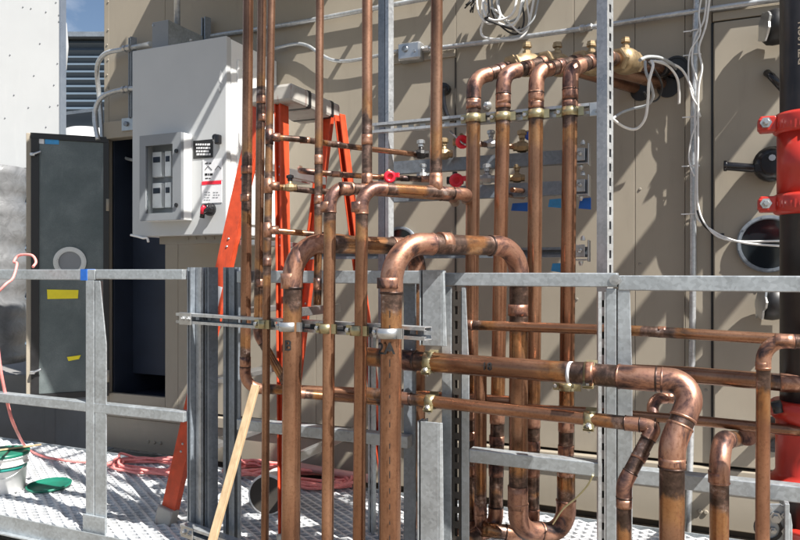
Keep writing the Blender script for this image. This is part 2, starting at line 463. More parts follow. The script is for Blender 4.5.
def strut(label, p0, p1, open_dir, mat='galv', slots=True, w=.041, h=.041, name='strut_channel', cat='strut', group=None, slot_side=True, parent=None, web=None):
    """lipped channel; web (slotted) opposite to open_dir"""
    p0, p1 = V(p0), V(p1); t = (p1 - p0).normalized(); L = (p1 - p0).length
    n = V(open_dir); n = (n - t * n.dot(t)).normalized(); s = t.cross(n).normalized(); ax = (t, s, n); c = (p0 + p1) / 2; th = .003
    mb = MB()
    for sg in (-1, 1):
        mb.box(c + s * sg * (w / 2 - th / 2), (L, th, h), ax)
        mb.box(c + s * sg * (w / 2 - th - .004) + n * (h / 2 - th / 2), (L, .008, th), ax)
        mb.box(c + s * sg * (w / 2 - th - .008 + .001) + n * (h / 2 - th - .004), (L, .002, .008), ax)
    zc = -h / 2 + th / 2; wi = w - 2 * th
    if slots:
        N = max(1, int(L / .05)); pitch = L / N; sl = pitch * .56; sw = .014
        for i in range(N):
            x = -L / 2 + pitch * i
            g = pitch - sl
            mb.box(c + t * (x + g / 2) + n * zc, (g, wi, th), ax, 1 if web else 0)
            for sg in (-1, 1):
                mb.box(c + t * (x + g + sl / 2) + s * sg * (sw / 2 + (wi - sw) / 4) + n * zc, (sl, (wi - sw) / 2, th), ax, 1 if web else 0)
    else:
        mb.box(c + n * zc, (L, wi, th), ax)
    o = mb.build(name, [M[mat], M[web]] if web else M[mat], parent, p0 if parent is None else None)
    if parent is None: tag(o, label, cat, group)
    return o

def wrap_text(txt, size, p, ax_up, toward, r, mat, parent, name='marking', vertical=False):
    """flat lettering bent round a pipe of radius r whose axis passes through p"""
    cu = bpy.data.curves.new(name, 'FONT'); cu.body = txt; cu.size = size; cu.align_x = 'CENTER'; cu.align_y = 'CENTER'; cu.resolution_u = 3
    cu.offset = size * .02
    tmp = bpy.data.objects.new(name, cu); COL.objects.link(tmp)
    bpy.context.view_layer.update()
    me = bpy.data.meshes.new_from_object(tmp.evaluated_get(bpy.context.evaluated_depsgraph_get()))
    bpy.data.objects.remove(tmp); bpy.data.curves.remove(cu)
    import bmesh
    bm = bmesh.new(); bm.from_mesh(me)
    for _ in range(2):
        bmesh.ops.subdivide_edges(bm, edges=[e for e in bm.edges if e.calc_length() > size * .15], cuts=1)
    ax = V(ax_up).normalized(); f = V(toward); f = (f - ax * f.dot(ax)).normalized(); s = ax.cross(f).normalized()
    right = ax.cross(f)  # reader's right: up x toward
    o0 = parent_loc(parent)
    for v in bm.verts:
        x, y = v.co.x, v.co.y
        if vertical: x, y = -y, x
        if r > 0:
            an = x / r; rr = r + .0015
            v.co = V(p) + right * (rr * math.sin(an)) + f * (rr * math.cos(an)) + ax * y - o0
        else: v.co = V(p) + right * x + ax * y + f * .0015 - o0
    bm.to_mesh(me); bm.free(); me.materials.clear(); me.materials.append(mat)
    o = bpy.data.objects.new(name, me); COL.objects.link(o); o.parent = parent
    return o
UP = V((0, 0, 1)); CAMV = V((0, 0, EYE))
def tocam(p): return (CAMV - V(p)).normalized()

# ================================================================== SETTING
g = MB(); g.add([(-300, -300, -.5), (300, -300, -.5), (300, 300, -.5), (-300, 300, -.5)], [(0, 1, 2, 3)])
tag(g.build('ground', M['gravel']), 'tan gravel surface under the raised platform', None, None, 'structure')

# ------------------------------------------------------------------ tan equipment enclosure (the wall)
ZB = .267; ZT = 3.7; XL = WX(104); XR = 3.2
enc = empty('equipment_enclosure', (XL, YW, -.5), 'long tan sheet metal equipment enclosure with doors and portholes behind the pipes', 'enclosure')
XO0, XO1 = WX(109), WX(165)
ZO0 = WZ(150, 396); ZO1 = WZ(150, 137)
def panel(x0, x1, z0, z1, name='wall_panel', y=YW, mat='tan', t=.03):
    m = MB(); m.mm(x0 + .001, x1 - .001, y, y + t, z0 + .002, z1 - .002); return m.build(name, M[mat], enc, None, .002)
seams = [165, 178, 316, 456, 574, 635, 685]
xs = [WX(p) for p in seams]
panel(XL, XO0, ZB, ZT)                                  # strip left of the opening
panel(XO0, XO1, ZO1 + .12, ZT)                            # above the opening
panel(XO0, XO1, ZB, ZO0)                                # below the opening
m = MB(); m.mm(XO0 + .003, XO1 - .003, YW - .05, YW + .03, ZO1 + .004, ZO1 + .116); m.build('lintel', M['tan'], enc, None, .004)
for a, b in zip(xs, xs[1:]): panel(a, b, ZB, ZT)
XD0, XD1 = WX(712), WX(712) + 1.05
ZD1 = WZ(714, 24)
panel(xs[-1], XD0, ZB, ZT)
panel(XD0, XD1, ZD1 + .05, ZT); panel(XD1, XR, ZB, ZT)
m = MB(); m.mm(XD0 + .002, XD1 - .002, YW - .018, YW + .03, ZD1 + .006, ZD1 + .046); m.build('door_head', M['tan'], enc, None, .003)
# backing and roof
m = MB(); m.mm(XO1 + .02, XR, YW + .032, YW + .06, -.3, ZT); m.mm(XL, XR, YW + .9, YW + .95, -.3, ZT); m.mm(XL, XL + .02, YW + .03, YW + .9, ZB, ZT); m.mm(XL, XR, YW + .0, YW + .95, ZT + .002, ZT + .05)
m.build('backing', M['seam_and_shade'], enc)
# base channels
m = MB(); m.mm(XL, XR, YW - .03, YW + .02, ZB - .075, ZB - .012); m.mm(XL, XR, YW - .012, YW + .08, -.02, ZB - .08); m.mm(XL, XR, YW - .06, YW + .08, -.5, -.06)
for px in (150, 156, 162, 700, 706):
    for z in (.02,): m.lathe((WX(px), YW - .0125, .05), (0, -1, 0), [(.012, 0), (.012, .008)], 6)
m.build('base_frame', M['tan'], enc, None, .004)
# cabinet interior
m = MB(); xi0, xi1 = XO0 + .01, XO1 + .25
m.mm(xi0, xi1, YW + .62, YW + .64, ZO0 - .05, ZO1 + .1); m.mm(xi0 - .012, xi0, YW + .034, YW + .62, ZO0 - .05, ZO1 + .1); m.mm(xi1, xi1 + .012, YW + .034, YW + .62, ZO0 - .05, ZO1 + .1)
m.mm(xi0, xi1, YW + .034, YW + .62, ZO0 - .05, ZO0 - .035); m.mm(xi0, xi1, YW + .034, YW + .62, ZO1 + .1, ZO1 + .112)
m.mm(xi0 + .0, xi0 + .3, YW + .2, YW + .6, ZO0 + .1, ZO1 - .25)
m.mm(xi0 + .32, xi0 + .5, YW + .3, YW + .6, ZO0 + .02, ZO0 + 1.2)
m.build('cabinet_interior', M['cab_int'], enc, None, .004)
m = MB()
for (x0, x1, y0, y1) in ((122, 131, 161, 169), (115, 122, 178, 197)):
    pass
m.mm(WX(121.5, YW + .19), WX(131, YW + .19), YW + .183, YW + .187, WZ(126, 169, YW + .19), WZ(126, 161, YW + .19)); m.mm(WX(115.5, YW + .19), WX(122, YW + .19), YW + .183, YW + .187, WZ(118, 197, YW + .19), WZ(118, 179, YW + .19))
m.split('warning_sticker', M['orange_sticker'], enc)
m = MB(); m.tube(smooth_path([PY(117, 140, YW + .17), PY(119, 150, YW + .15), PY(124, 157, YW + .14), PY(133, 160, YW + .14), PY(150, 161, YW + .16)]), .011, 10)
m.build('cabinet_cable', M['cable_grey'], enc)
# open cabinet door: frame in (hinge -> free edge)
H0 = PY(109, 271, YW - .03); FE = D(26, 271, 4.46)
dv = V((FE.x - H0.x, FE.y - H0.y, 0)); DWID = dv.length; du = dv.normalized(); dn = V((du.y, -du.x, 0))
if dn.dot(tocam(H0)) < 0: dn = -dn
zc = (ZO0 + ZO1) / 2; DH = ZO1 - ZO0 + .03
door = MB(); door.box(V((H0.x, H0.y, zc)) + du * (DWID / 2) - dn * .028, (DWID, .05, DH), (du, dn, UP)); door = door.build('cabinet_door', M['tan'], enc, None, .003)
m = MB(); m.box(V((H0.x, H0.y, zc)) + du * (DWID / 2 - .02) + dn * .001, (DWID - .08, .006, DH - .075), (du, dn, UP)); m.build('door_lining', M['door_sheet'], door)
m = MB()
for a, b, z0, z1 in ((0, DWID, DH / 2 - .036, DH / 2), (0, DWID, -DH / 2, -DH / 2 + .036)):
    m.box(V((H0.x, H0.y, zc + (z0 + z1) / 2)) + du * ((a + b) / 2 - .012) + dn * .006, (b - a - .03, .016, z1 - z0), (du, dn, UP))
for a, b in ((.0, .034), (DWID - .075, DWID - .03)):
    m.box(V((H0.x, H0.y, zc)) + du * ((a + b) / 2) + dn * .0062, (b - a, .0164, DH - .074), (du, dn, UP))
m.split('door_gasket', M['black'], door)
def on_door(px, py, off=.006):
    # point of the door plane seen at that pixel
    r = D(px, py, 1) - CAMV; q = V((H0.x, H0.y, zc)) + dn * off
    t = (q - CAMV).dot(dn) / r.dot(dn); return CAMV + r * t
c = on_door(70, 262)
m = MB(); m.ring(c, dn, .068, .098, .014, 32); m.ring(c + dn * .014, dn, .075, .09, .006, 32)
for k in range(6):
    a = k * math.pi / 3; m.lathe(c + (du * math.cos(a) + UP * math.sin(a)) * .083 + dn * .02, dn, [(.006, 0), (.006, .004)], 6)
pr = m.build('porthole', M['alu'], door)
m = MB(); m.lathe(c + dn * .001, dn, [(.069, 0), (.069, .004)], 32); m.build('glass', M['frame_grey'], pr)
m = MB()
for y in (155, 372):
    q = on_door(33, y); m.box(q + dn * .02, (.03, .03, .02), (du, dn, UP)); m.cyl(q + dn * .03, q + dn * .032 - du * .05 + UP * .02, .007, 8)
m.split('latch', M['alu'], door, None, .003, 2)
m = MB()
for (x0, x1, y0, y1) in ((47, 78.5, 289.5, 299),):
    cs = [on_door(x0, y0, .007), on_door(x1, y0 + .5, .007), on_door(x1 - .5, y1 - .5, .007), on_door(x0 + .5, y1, .007)]
    m.prism(cs, dn * .003)
m.prism([on_door(67, 357, .007), on_door(81, 355, .007), on_door(79, 359, .007), on_door(68.5, 361, .007)], dn * .003)
m.split('tape', M['tape_yellow'], door)
m = MB(); m.prism([on_door(33, 137, .0045), on_door(44, 138, .0045), on_door(44, 144, .0045), on_door(33, 143, .0045)], dn * .003)
st = m.build('maker_sticker', M['label_white'], door)
m = MB(); m.prism([on_door(45, 138, .0045), on_door(59, 139.5, .0045), on_door(59, 144.5, .0045), on_door(45, 144, .0045)], dn * .003); m.build('sticker_band', M['tape_blue_pale'], st)
m = MB()
for y in (205, 376): m.cyl(on_door(108, y - 6, .02), on_door(108, y + 6, .02), .012, 10)
m.split('hinge', M['tan'], door)

# right-hand service door of the enclosure with its hardware
XDm = WX(790)
sd = MB(); sd.mm(XD0 + .006, XD1 - .006, YW - .02, YW + .02, ZB + .004, ZD1); sd = sd.build('service_door', M['tan'], enc, None, .006)
m = MB(); m.mm(XD0 - .004, XD0 + .0055, YW - .004, YW + .031, ZB, ZD1 + .004); m.mm(XD0, XD1, YW - .004, YW + .031, ZD1 + .0005, ZD1 + .0055); m.build('door_seal', M['black'], sd)
def porthole(px, py, rad, parent, y, glassmat='port_glass'):
    c = PY(px, py, y); f = V((0, -1, 0)); m = MB()
    m.ring(c, f, rad * .86, rad, .022, 40); m.ring(c + f * .022, f, rad * .89, rad * .96, .006, 40)
    for k in range(8):
        a = k * math.pi / 4 + .2; m.lathe(c + V((math.cos(a), 0, math.sin(a))) * rad * .93 + f * .026, f, [(.006, 0), (.006, .004)], 6)
    o = m.build('porthole', M['galv_dark'], parent); m = MB(); m.lathe(c + f * .004, f, [(rad * .87, 0), (rad * .87, .006)], 40); m.build('glass', M[glassmat], o); return o
porthole(768, 244, .126, sd, YW - .02)
porthole(401, 246, .105, enc, YW)
def latch_handle(pts, knob, parent):
    m = MB(); m.tube(smooth_path(pts, 6), .0135, 12)
    m.lathe(V(pts[-1]) + V((.0, .03, 0)), (0, -1, 0), [(.035, 0), (.06, .012), (.062, .03), (.05, .045), (.02, .05)], 20) if knob else None
    return m.build('door_handle', M['black_gloss'], parent)
# long lever handle with round boss
e0 = PY(724, 166, YW - .09); e1 = PY(752, 168, YW - .09); e2 = PY(770, 168, YW - .08)
m = MB(); m.tube([e0, e1, e2], .019, 12); m.tube([e0 - V((.002, 0, 0)), e0 + V((.012, 0, 0))], .024, 12)
m.lathe(PY(771, 166, YW - .02), (0, -1, 0), [(.05, 0), (.076, .03), (.076, .07), (.045, .10)], 22)
m.box(PY(762, 168, YW - .1), (.06, .03, .035)); hd = m.build('lever_handle', M['black_gloss'], sd, None, .003)
m = MB(); m.lathe(PY(772, 158, YW - .115), (0, -1, 0), [(.014, 0), (.014, .012)], 8); m.build('handle_bolt', M['alu'], hd)
m = MB(); m.tube([PY(767, 73, YW - .03), PY(771, 76, YW - .07), PY(783, 89, YW - .07)], .016, 10); m.build('latch', M['black_gloss'], sd)
m = MB(); m.tube(smooth_path([PY(446, 88, YW - .03), PY(443, 93, YW - .06), PY(444, 106, YW - .06), PY(448, 118, YW - .05), PY(453, 119, YW - .02)]), .015, 10); m.lathe(PY(446, 90, YW), (0, -1, 0), [(.03, 0), (.03, .04)], 12); m.build('door_handle', M['black_gloss'], enc)
# door outline in the middle bay
m = MB(); m.mm(WX(392), WX(456), YW - .014, YW - .002, WZ(456, 57), WZ(456, 50)); m.build('door_head', M['tan'], enc, None, .003)
m = MB(); m.mm(WX(455), WX(456.4), YW - .006, YW - .0005, WZ(455, 290), WZ(455, 58)); m.build('door_seam', M['seam_and_shade'], enc)
m = MB(); m.lathe(PY(487.5, 106, YW), (0, -1, 0), [(.024, 0), (.024, .012), (.016, .016), (.016, .03), (.006, .032)], 16); m.build('vent_cap', M['alu'], enc)
m = MB()
rr = random.Random(3)
for px, pys in ((108, (2, 30, 60, 88)), (107, (45, 75))):
    for y in pys: m.lathe(PY(px, y, YW), (0, -1, 0), [(.008, 0), (.006, .004)], 8)
for px in (569, 640, 640, 566, 577, 630, 690, 706):
    m.lathe(PY(px, rr.uniform(30, 460), YW), (0, -1, 0), [(.007, 0), (.005, .004)], 8)
m.build('rivet', M['tan_dark'], enc)
# wall holes where the copper enters
for px, py, r in ((641, 91, .048), (676, 68, .055), (668, 87, .05), (772.5, 434, .078), (652, 66, .05)):
    c = PY(px, py, YW if px < 700 else YW - .02); m = MB(); m.ring(c, (0, -1, 0), r * .82, r, .008, 28); m.lathe(c, (0, -1, 0), [(r * .83, 0), (r * .83, .003)], 28); m.build('pipe_opening', M['black'], enc if px < 700 else sd)
# rubber cup fixtures at the door edge
for px, py, nm in ((764, 37, 'upper'), (761, 303, 'lower')):
    c = PY(px, py, YW - .02); root = empty('hose_cap', c, ('black rubber cup with pale flange at the top of the service door' if nm == 'upper' else 'black rubber cup with pale flange below the guardrail at right'), 'cap')
    up_ = nm == 'upper'
    axd = V((-.96, -.22, .12 if up_ else .10)).normalized(); q = c + V((.10, -.08, 0))
    m = MB(); m.lathe(q, axd, [(.04, 0), (.052, .01), (.068, .03), (.076, .06), (.076, .085), (.066, .10), (.062, .102)], 26); m.box(q + V((.02, .02, 0)), (.06, .04, .09)); m.build('cup', M['black'], root, None, .003)
    m = MB(); pr_ = perp(axd); pw = axd.cross(pr_); rr = random.Random(4 if up_ else 9)
    m.prism([q + axd * .104 + (pr_ * math.cos(k * math.pi / 9) + pw * math.sin(k * math.pi / 9)) * rr.uniform(.058, .09) for k in range(18)], axd * .010); m.build('flange', M['zinc'], root, None, .002)

# ------------------------------------------------------------------ platform
ZP = 0.0; XP0, XP1 = -6.2, .75; YP0, YP1 = YR - .045, 3.31
plat = empty('platform', (XP0, YP0, -.5), 'raised galvanised platform with serrated grating deck in front of the enclosure', 'platform')
m = MB(); pitch_x = .038; pitch_y = .0245; wtop = .0125; hz = .018
nx = int((XP1 - XP0) / pitch_x); ny = int((YP1 - YP0 - .03) / pitch_y)
for j in range(ny):
    y0 = YP0 + .03 + j * pitch_y; vs = []; fs = []
    for i in range(nx + 1):
        yo = .0048 * (1 if (i + j) % 2 else -1); zz = ZP + (.006 if (i + j) % 2 else -.002)
        x = XP0 + i * pitch_x
        vs += [(x, y0 + yo - wtop / 2, zz - hz), (x, y0 + yo - wtop / 2, zz), (x, y0 + yo + wtop / 2, zz), (x, y0 + yo + wtop / 2, zz - hz)]
    for i in range(nx):
        b = i * 4; c = b + 4
        fs += [(b, b + 1, c + 1, c), (b + 1, b + 2, c + 2, c + 1), (b + 2, b + 3, c + 3, c + 2)]
    m.add(vs, fs, False)
m.build('deck', M['deck'], plat)
m = MB(); m.mm(XP0, XP1, YP0 + .002, YP1, -.05, -.026); m.build('deck_tray', M['galv'], plat)
m = MB(); m.mm(XP0, XP1, YP0 - .006, YP0, -.07, .004); m.mm(XP0, XP1, YP0 - .03, YP0 - .0065, -.076, -.07); m.mm(XP0, XP1, YP1, YP1 + .006, -.07, .006); m.build('edge_channel', M['galv'], plat)
m = MB()
for x in (-5.4, -4.0, -2.6, -1.2, .3):
    m.mm(x - .03, x + .03, YP0 + .05, YP0 + .11, -.5, -.058); m.mm(x - .03, x + .03, YP1 - .11, YP1 - .05, -.5, -.058)
m.split('leg', M['galv_dark'], plat)

# ------------------------------------------------------------------ guardrail
rail = empty('guardrail', PY(100, 271, YR) * 1.0, 'galvanised guardrail with top and mid rails along the platform edge', 'guardrail')
def bar(x0, x1, z, h, y=YR, t=.045):
    b = MB(); b.mm(x0, x1, y - t / 2, y + t / 2, z - h, z); return b
zt1, zt2 = 1.157, 1.142
XRR = 1.0
bar(-6.2, WX(99, YR), zt1, .047).build('top_rail', M['galv'], rail, None, .003)
bar(WX(99, YR) + .004, WX(186, YR), zt1, .043).build('top_rail', M['galv'], rail, None, .003)
bar(WX(240, YR), WX(444, YR), zt1 - .006, .047).build('top_rail', M['galv'], rail, None, .003)
bar(WX(447, YR), WX(618, YR), zt2 + .002, .045, YR - .002).build('top_rail', M['galv'], rail, None, .003)
bar(WX(618, YR) + .003, XRR, zt2 - .006, .047, YR - .002).build('top_rail', M['galv'], rail, None, .003)
bar(-6.2, WX(187, YR), .568, .043).build('mid_rail', M['galv'], rail, None, .003)
bar(WX(240, YR), WX(410, YR), .562, .043).build('mid_rail', M['galv'], rail, None, .003)
bar(WX(471, YR), WX(603, YR), .541, .045).build('mid_rail', M['galv'], rail, None, .003)
bar(WX(633, YR), XRR, .534, .047).build('mid_rail', M['galv'], rail, None, .003)
def rail_post(xa, xm, xb, ztop, base=True, tw=.45, xw=None):
    # square tube plus a tapered stiffening plate beside it
    x0, x1, x2 = WX(xa, YR), WX(xm, YR), WX(xb, YR)
    m = MB(); m.mm(x0, x1 - .003, YR - .024, YR + .02, -.42, ztop - .048)
    zt = ztop - .05
    if xw: x1 = WX(xw, YR)
    poly = [V((x1 + .001, YR - .022, -.42)), V((x2, YR - .022, -.42)), V((x2, YR - .022, zt - .28)), V((x1 + (x2 - x1) * tw, YR - .022, zt)), V((x1 + .001, YR - .022, zt))]
    m.prism(poly, V((0, .006, 0))); m.mm(x1 + .001, x1 + .007, YR - .0155, YR + .02, -.42, zt)
    p = m.build('post', M['galv'], rail, None, .002)
    if base:
        b = MB(); b.mm(x0 - .008, x2 + .006, YR - .034, YR - .0245, -.42, .075); b.build('post_sleeve', M['galv'], p, None, .002)
    return p
rail_post(90, 98.5, 110, zt1); rail_post(444, 454.5, 471, zt2 + .002, False, .55, 463); rail_post(607, 618, 633, zt2, True, .84)
m = MB(); m.lathe(PY(617.5, 280, YR - .0255), (0, -1, 0), [(.013, 0), (.013, .008), (.007, .008), (.007, .014)], 6); m.lathe(PY(615, 280, YR - .0255), (0, -1, 0), [(.017, 0), (.017, .002)], 16)
m.build('rail_bolt', M['zinc'], rail)
m = MB(); x0 = WX(80.5, YR - .024); x1 = WX(87, YR - .024); m.mm(x0, x1, YR - .0245, YR + .0235, zt1 - .0485, zt1 + .0015); m.build('tape', M['tape_blue'], rail)

# ------------------------------------------------------------------ strut frame that carries the risers in front of the rail
SP = V((-.035, 2.225)); SD = V((.805, -.593)).normalized(); SN = V((-.593, -.805)).normalized()   # camera-plane (x, depth)
def c2b(x, d, z): return V((CT * x - ST * d, ST * x + CT * d, z))
def on_strut(px, off=0.0):
    a = (px - CX) / F; q = SP + SN * off
    # q.x + SD.x t = a (q.y + SD.y t)
    t = (a * q.y - q.x) / (SD.x - a * SD.y); p = q + SD * t; return p.x, p.y
NB = c2b(SN.x, SN.y, 0).normalized()
def sp(px, z, off=0.0):
    x, d = on_strut(px, off); return c2b(x, d, z)
ZS1 = .957; ZS2 = .095
strut('slotted zinc strut across the risers holding pipes at rail height', sp(180, ZS1, -.021), sp(428, ZS1, -.021), NB, 'galv_bright', True, web='galv_dark')  # darker web paints the shade inside the channel
strut('low strut near the deck beside the wooden stick', sp(184, ZS2, -.021), sp(420, ZS2, -.021), NB, 'galv_bright', True, web='galv_dark')  # same darker web, channel shade put into the colour
for px, z in ((183, ZS1), (184.5, ZS2)):
    root = empty('end_bracket', sp(px, z, .004), 'bright zinc end bracket on the ' + ('upper riser strut' if z > .5 else 'low riser strut'), 'bracket')
    m = MB(); tx = c2b(SD.x, SD.y, 0); m.box(sp(px, z, .004), (.045, .006, .05), (tx, NB, UP)); m.box(sp(px + 5.5, z, .004), (.035, .006, .05), (tx, NB, UP)); m.build('plate', M['zinc'], root, None, .002)
    m = MB()
    for k in (0, 5.5): m.lathe(sp(px + k, z, .007), NB, [(.011, 0), (.011, .007), (.006, .007), (.006, .013)], 6)
    m.split('bolt', M['zinc'], root)
for px, mat, lab in ((193.5, 'galv_dark', 'outermost dark strut upright of the bundle left of the ladder'), (202, 'galv_bright', 'middle strut upright of the bundle with a bright edge'), (211.5, 'galv_dark', 'inner strut upright of the bundle beside the ladder rail'), (228, 'galv_dark', 'shade-toned strut upright behind the wooden stick'), (236.5, 'galv_dark', 'shade-toned strut upright touching the leftmost tall copper riser')):  # darker zinc on the bundle uprights carries their shade in the colour
    p = PY(px, 271, YR + .012)
    strut(lab, (p.x, p.y, -.5), (p.x, p.y, 1.165), (-.5 if px < 220 else .6, -1, 0) if px != 202 else (1, -.4, 0), mat, px < 220, .034, .041, group=None)
p = PY(410, 271, 2.36); strut('dark strut upright between the big riser and the cut bracket', (p.x, p.y, -.5), (p.x, p.y, 1.15), (1, .3, 0), 'galv_dark', False, .05, .041)  # darker zinc puts the shaded look of this upright into its colour
# cut bracket (upper and lower halves)
def bracket_post(px0, pxm, px1, z0, z1, Y, lab, taper):
    x0, xm, x1 = WX(px0, Y), WX(pxm, Y), WX(px1, Y); m = MB()
    m.mm(x0, x0 + .006, Y - .0, Y + .05, z0, z1); m.mm(x0 + .012, x1 - taper, Y, Y + .006, z0, z1); 
    m.prism([V((x1 - taper + .001, Y, z0)), V((x1 + taper, Y + .004, z0)), V((x1, Y + .004, z1)), V((x1 - taper + .001, Y, z1))], V((0, .005, 0)))
    m.mm(x0 + .012, x0 + .018, Y + .0065, Y + .06, z0, z1)
    o = m.build('bracket_post', M['galv'], None, (x0, Y, z0), .002); tag(o, lab, 'bracket'); return o
bracket_post(419, 428, 444, WZ(432, 346, 2.2), WZ(432, 270, 2.2), 2.2, 'short galvanised bracket above the big horizontal copper pipe', .008)
bracket_post(417, 424, 442, -.5, WZ(430, 422, 2.2), 2.2, 'tall galvanised bracket below the paired horizontal pipes', .012)
p = PY(458.8, 271, YR); strut('slotted dark strut let into the middle rail post', (p.x, YR - .012, -.5), (p.x, YR - .012, 1.08), (0, 1, 0), 'seam_and_shade', True, .029, .02)  # near-black all over, painted shade for the recess in the post
p = PY(602.5, 271, YR); strut('open strut channel standing left of the right rail post', (p.x, YR - .004, -.5), (p.x, YR - .004, 1.085), (.25, -1, 0), 'galv_bright', True, .030, .041, web='seam_and_shade')  # near-black web paints the shade within this open channel

# tall strut frame behind the rail
phi = math.radians(22.8)
fn = V((-math.sin(phi), -math.cos(phi), 0)); fr = V((math.cos(phi), -math.sin(phi), 0))
p = PY(605, 271, 2.55); strut('tall slotted strut post rising out of frame right of the four pipes', (p.x, p.y, -.5), (p.x, p.y, 3.3), -fr, 'galv_bright', True, .041, .041)
p = PY(385, 271, 2.72)
strut('tall strut post behind the paired thin risers', (p.x, p.y, -.5), (p.x, p.y, 3.3), -fr, 'galv_dark', True, .041, .041)
p = PY(389.5, 271, 2.70); strut('narrow bright strut back to back with the dark tall post', (p.x, p.y, -.3), (p.x, p.y, 3.3), fn, 'galv_bright', True, .02, .03)
YQ = 2.60; QS = YQ + .027 + .022
zq = WZ(570, 111, QS)
strut('slotted strut under the four pipe elbows', V((WX(373, QS), QS, zq)), V((WX(604, QS), QS, zq)), (0, -1, 0), 'galv_bright', True, .041, .03)
root = empty('end_bracket', PY(597, 109, QS - .03), 'small zinc box bracket joining the elbow strut to the slotted post', 'bracket')
m = MB(); m.box(PY(597, 109, QS - .02), (.055, .006, .05)); m.box(PY(602, 109, QS - .035), (.006, .04, .05)); m.build('plate', M['zinc'], root, None, .002)
m = MB(); m.lathe(PY(597, 109, QS - .024), (0, -1, 0), [(.012, 0), (.012, .008), (.006, .008), (.006, .014)], 6); m.split('bolt', M['zinc'], root)
# wall side struts with valves
YV = 2.86
for i, (y0, y1, xa, xb, lab) in enumerate(((163, 156, 383, 588, 'upper valve shelf strut behind the four pipes'), (192, 187, 383, 588, 'lower valve shelf strut with blue tape below'), (253, 252, 300, 588, 'bottom shelf strut just above the guardrail'), (327, 330, 296, 380, 'pale strut behind the thin risers below the clamps'))):
    z = PY(xb, y1, YV).z; x0, x1 = WX(xa, YV), WX(xb, YV)
    o = strut(lab, (x0, YV, z), (x1, YV, z), (0, 0, 1) if i < 2 else (0, -1, 0), 'galv' if i == 3 else 'galv_dark', False, .041, .055 if i < 2 else .041)
    if i < 3:
        root = empty('end_bracket', PY(586, y1, YV - .03), 'L shaped zinc bracket at the right end of the ' + ('upper valve shelf', 'lower valve shelf', 'bottom shelf')[i], 'bracket')
        c = PY(586, y1 - 1, YV - .03); m = MB(); m.box(c + V((.012, 0, .0)), (.006, .05, .085)); m.box(c + V((-.02, 0, -.035)), (.06, .05, .006)); m.box(c + V((-.025, -.024, .0)), (.05, .005, .05)); m.build('plate', M['zinc'], root, None, .002)
        m = MB(); m.lathe(c + V((-.02, -.027, .002)), (0, -1, 0), [(.01, 0), (.01, .008), (.005, .014)], 6); m.lathe(c + V((-.02, 0, -.04)), (0, 0, -1), [(.01, 0), (.01, .008), (.005, .018)], 6); m.lathe(c + V((-.012, 0, .042)), (0, 0, 1), [(.01, 0), (.01, .008), (.005, .018)], 6); m.split('bolt', M['zinc'], root)

# ------------------------------------------------------------------ copper
DA = .0667
def rz(p, z): return V((p.x, p.y, z))
# big risers A and B, with their over-the-rail bends
def sdep(px, r): return on_strut(px, r + .004)[1]
ra, rb = DA / 2, DA / 2
Abot = D(388, 560, sdep(388, ra)); Atop = D(392, 243, sdep(388, ra) + .01); Aend = D(519, 243.5, 2.50)
Abot.z = -.5
qx = {1: (473.5, 470), 2: (503, 496), 3: (536, 532), 4: (570, 565.5)}
def qpt(k, y):
    a, b = qx[k]; return PY(a + (b - a) * (y - 110) / 370, y, YQ)
Adown = D(517.5, 528, 2.50)
U4 = qpt(4, 531)
Aend.z = Atop.z
pa = copper_pipe('large copper riser marked 2A that bends over the rail and dives behind it', [Abot, Atop, Aend, D(518, 531, 2.50), D(566, 533, 2.585), D(566, 470, 2.585)], DA, [.12, .10, .075, .07],
    couplings=[(D(388.5, 283, sdep(388, ra)), UP, 1.0), (D(444, 243, 2.31), Aend - Atop, 1.2), (D(518, 310, 2.5), UP, 1.2), (D(517.8, 497, 2.5), UP, 2.4)], reach=.17)
Bbot = D(289, 560, sdep(289, rb)); Bbot.z = -.5
Btop = D(293, 243, sdep(289, rb)); Bend = D(417, 247, 2.80); Bend.z = Btop.z
pb = copper_pipe('large copper riser marked B with bend passing behind the two thin risers', [Bbot, Btop, Bend, rz(Bend, .12), rz(Bend, .12) + V((.3, .12, 0))], DA, [.12, .09, .08],
    couplings=[(D(291, 281, sdep(289, rb)), UP, 1.6)], reach=.18)
for px, y, t, par, sz in ((382, 348, 'A', pa, .05), (288.5, 345, 'B', pb, .05)):
    p = D(px if t == 'B' else 388, y, sdep(px, ra)); f = tocam(p)
    if t == 'A': wrap_text('2A', .05, D(388.2, 348, sdep(388, ra)), UP, (f - V((.25, 0, 0))), ra, M['ink'], par)
    else: wrap_text('B', .05, D(289.4, 345, sdep(289, rb)), UP, f - V((.15, 0, 0)), rb, M['ink'], par)
m = MB()
rr = random.Random(5)
for i in range(26):
    z = 1.03 - i * .05 - rr.uniform(0, .02); q = D(388, 271, sdep(388, ra)); f = tocam(q); s = UP.cross(f); an = .15
    m.box(V((q.x, q.y, z)) + (f * math.cos(an) + s * math.sin(an)) * (ra + .0008), (.0028, .0012, rr.choice((.010, .016, .022))), (s, f, UP))
m.build('ink_print', M['ink'], pa)

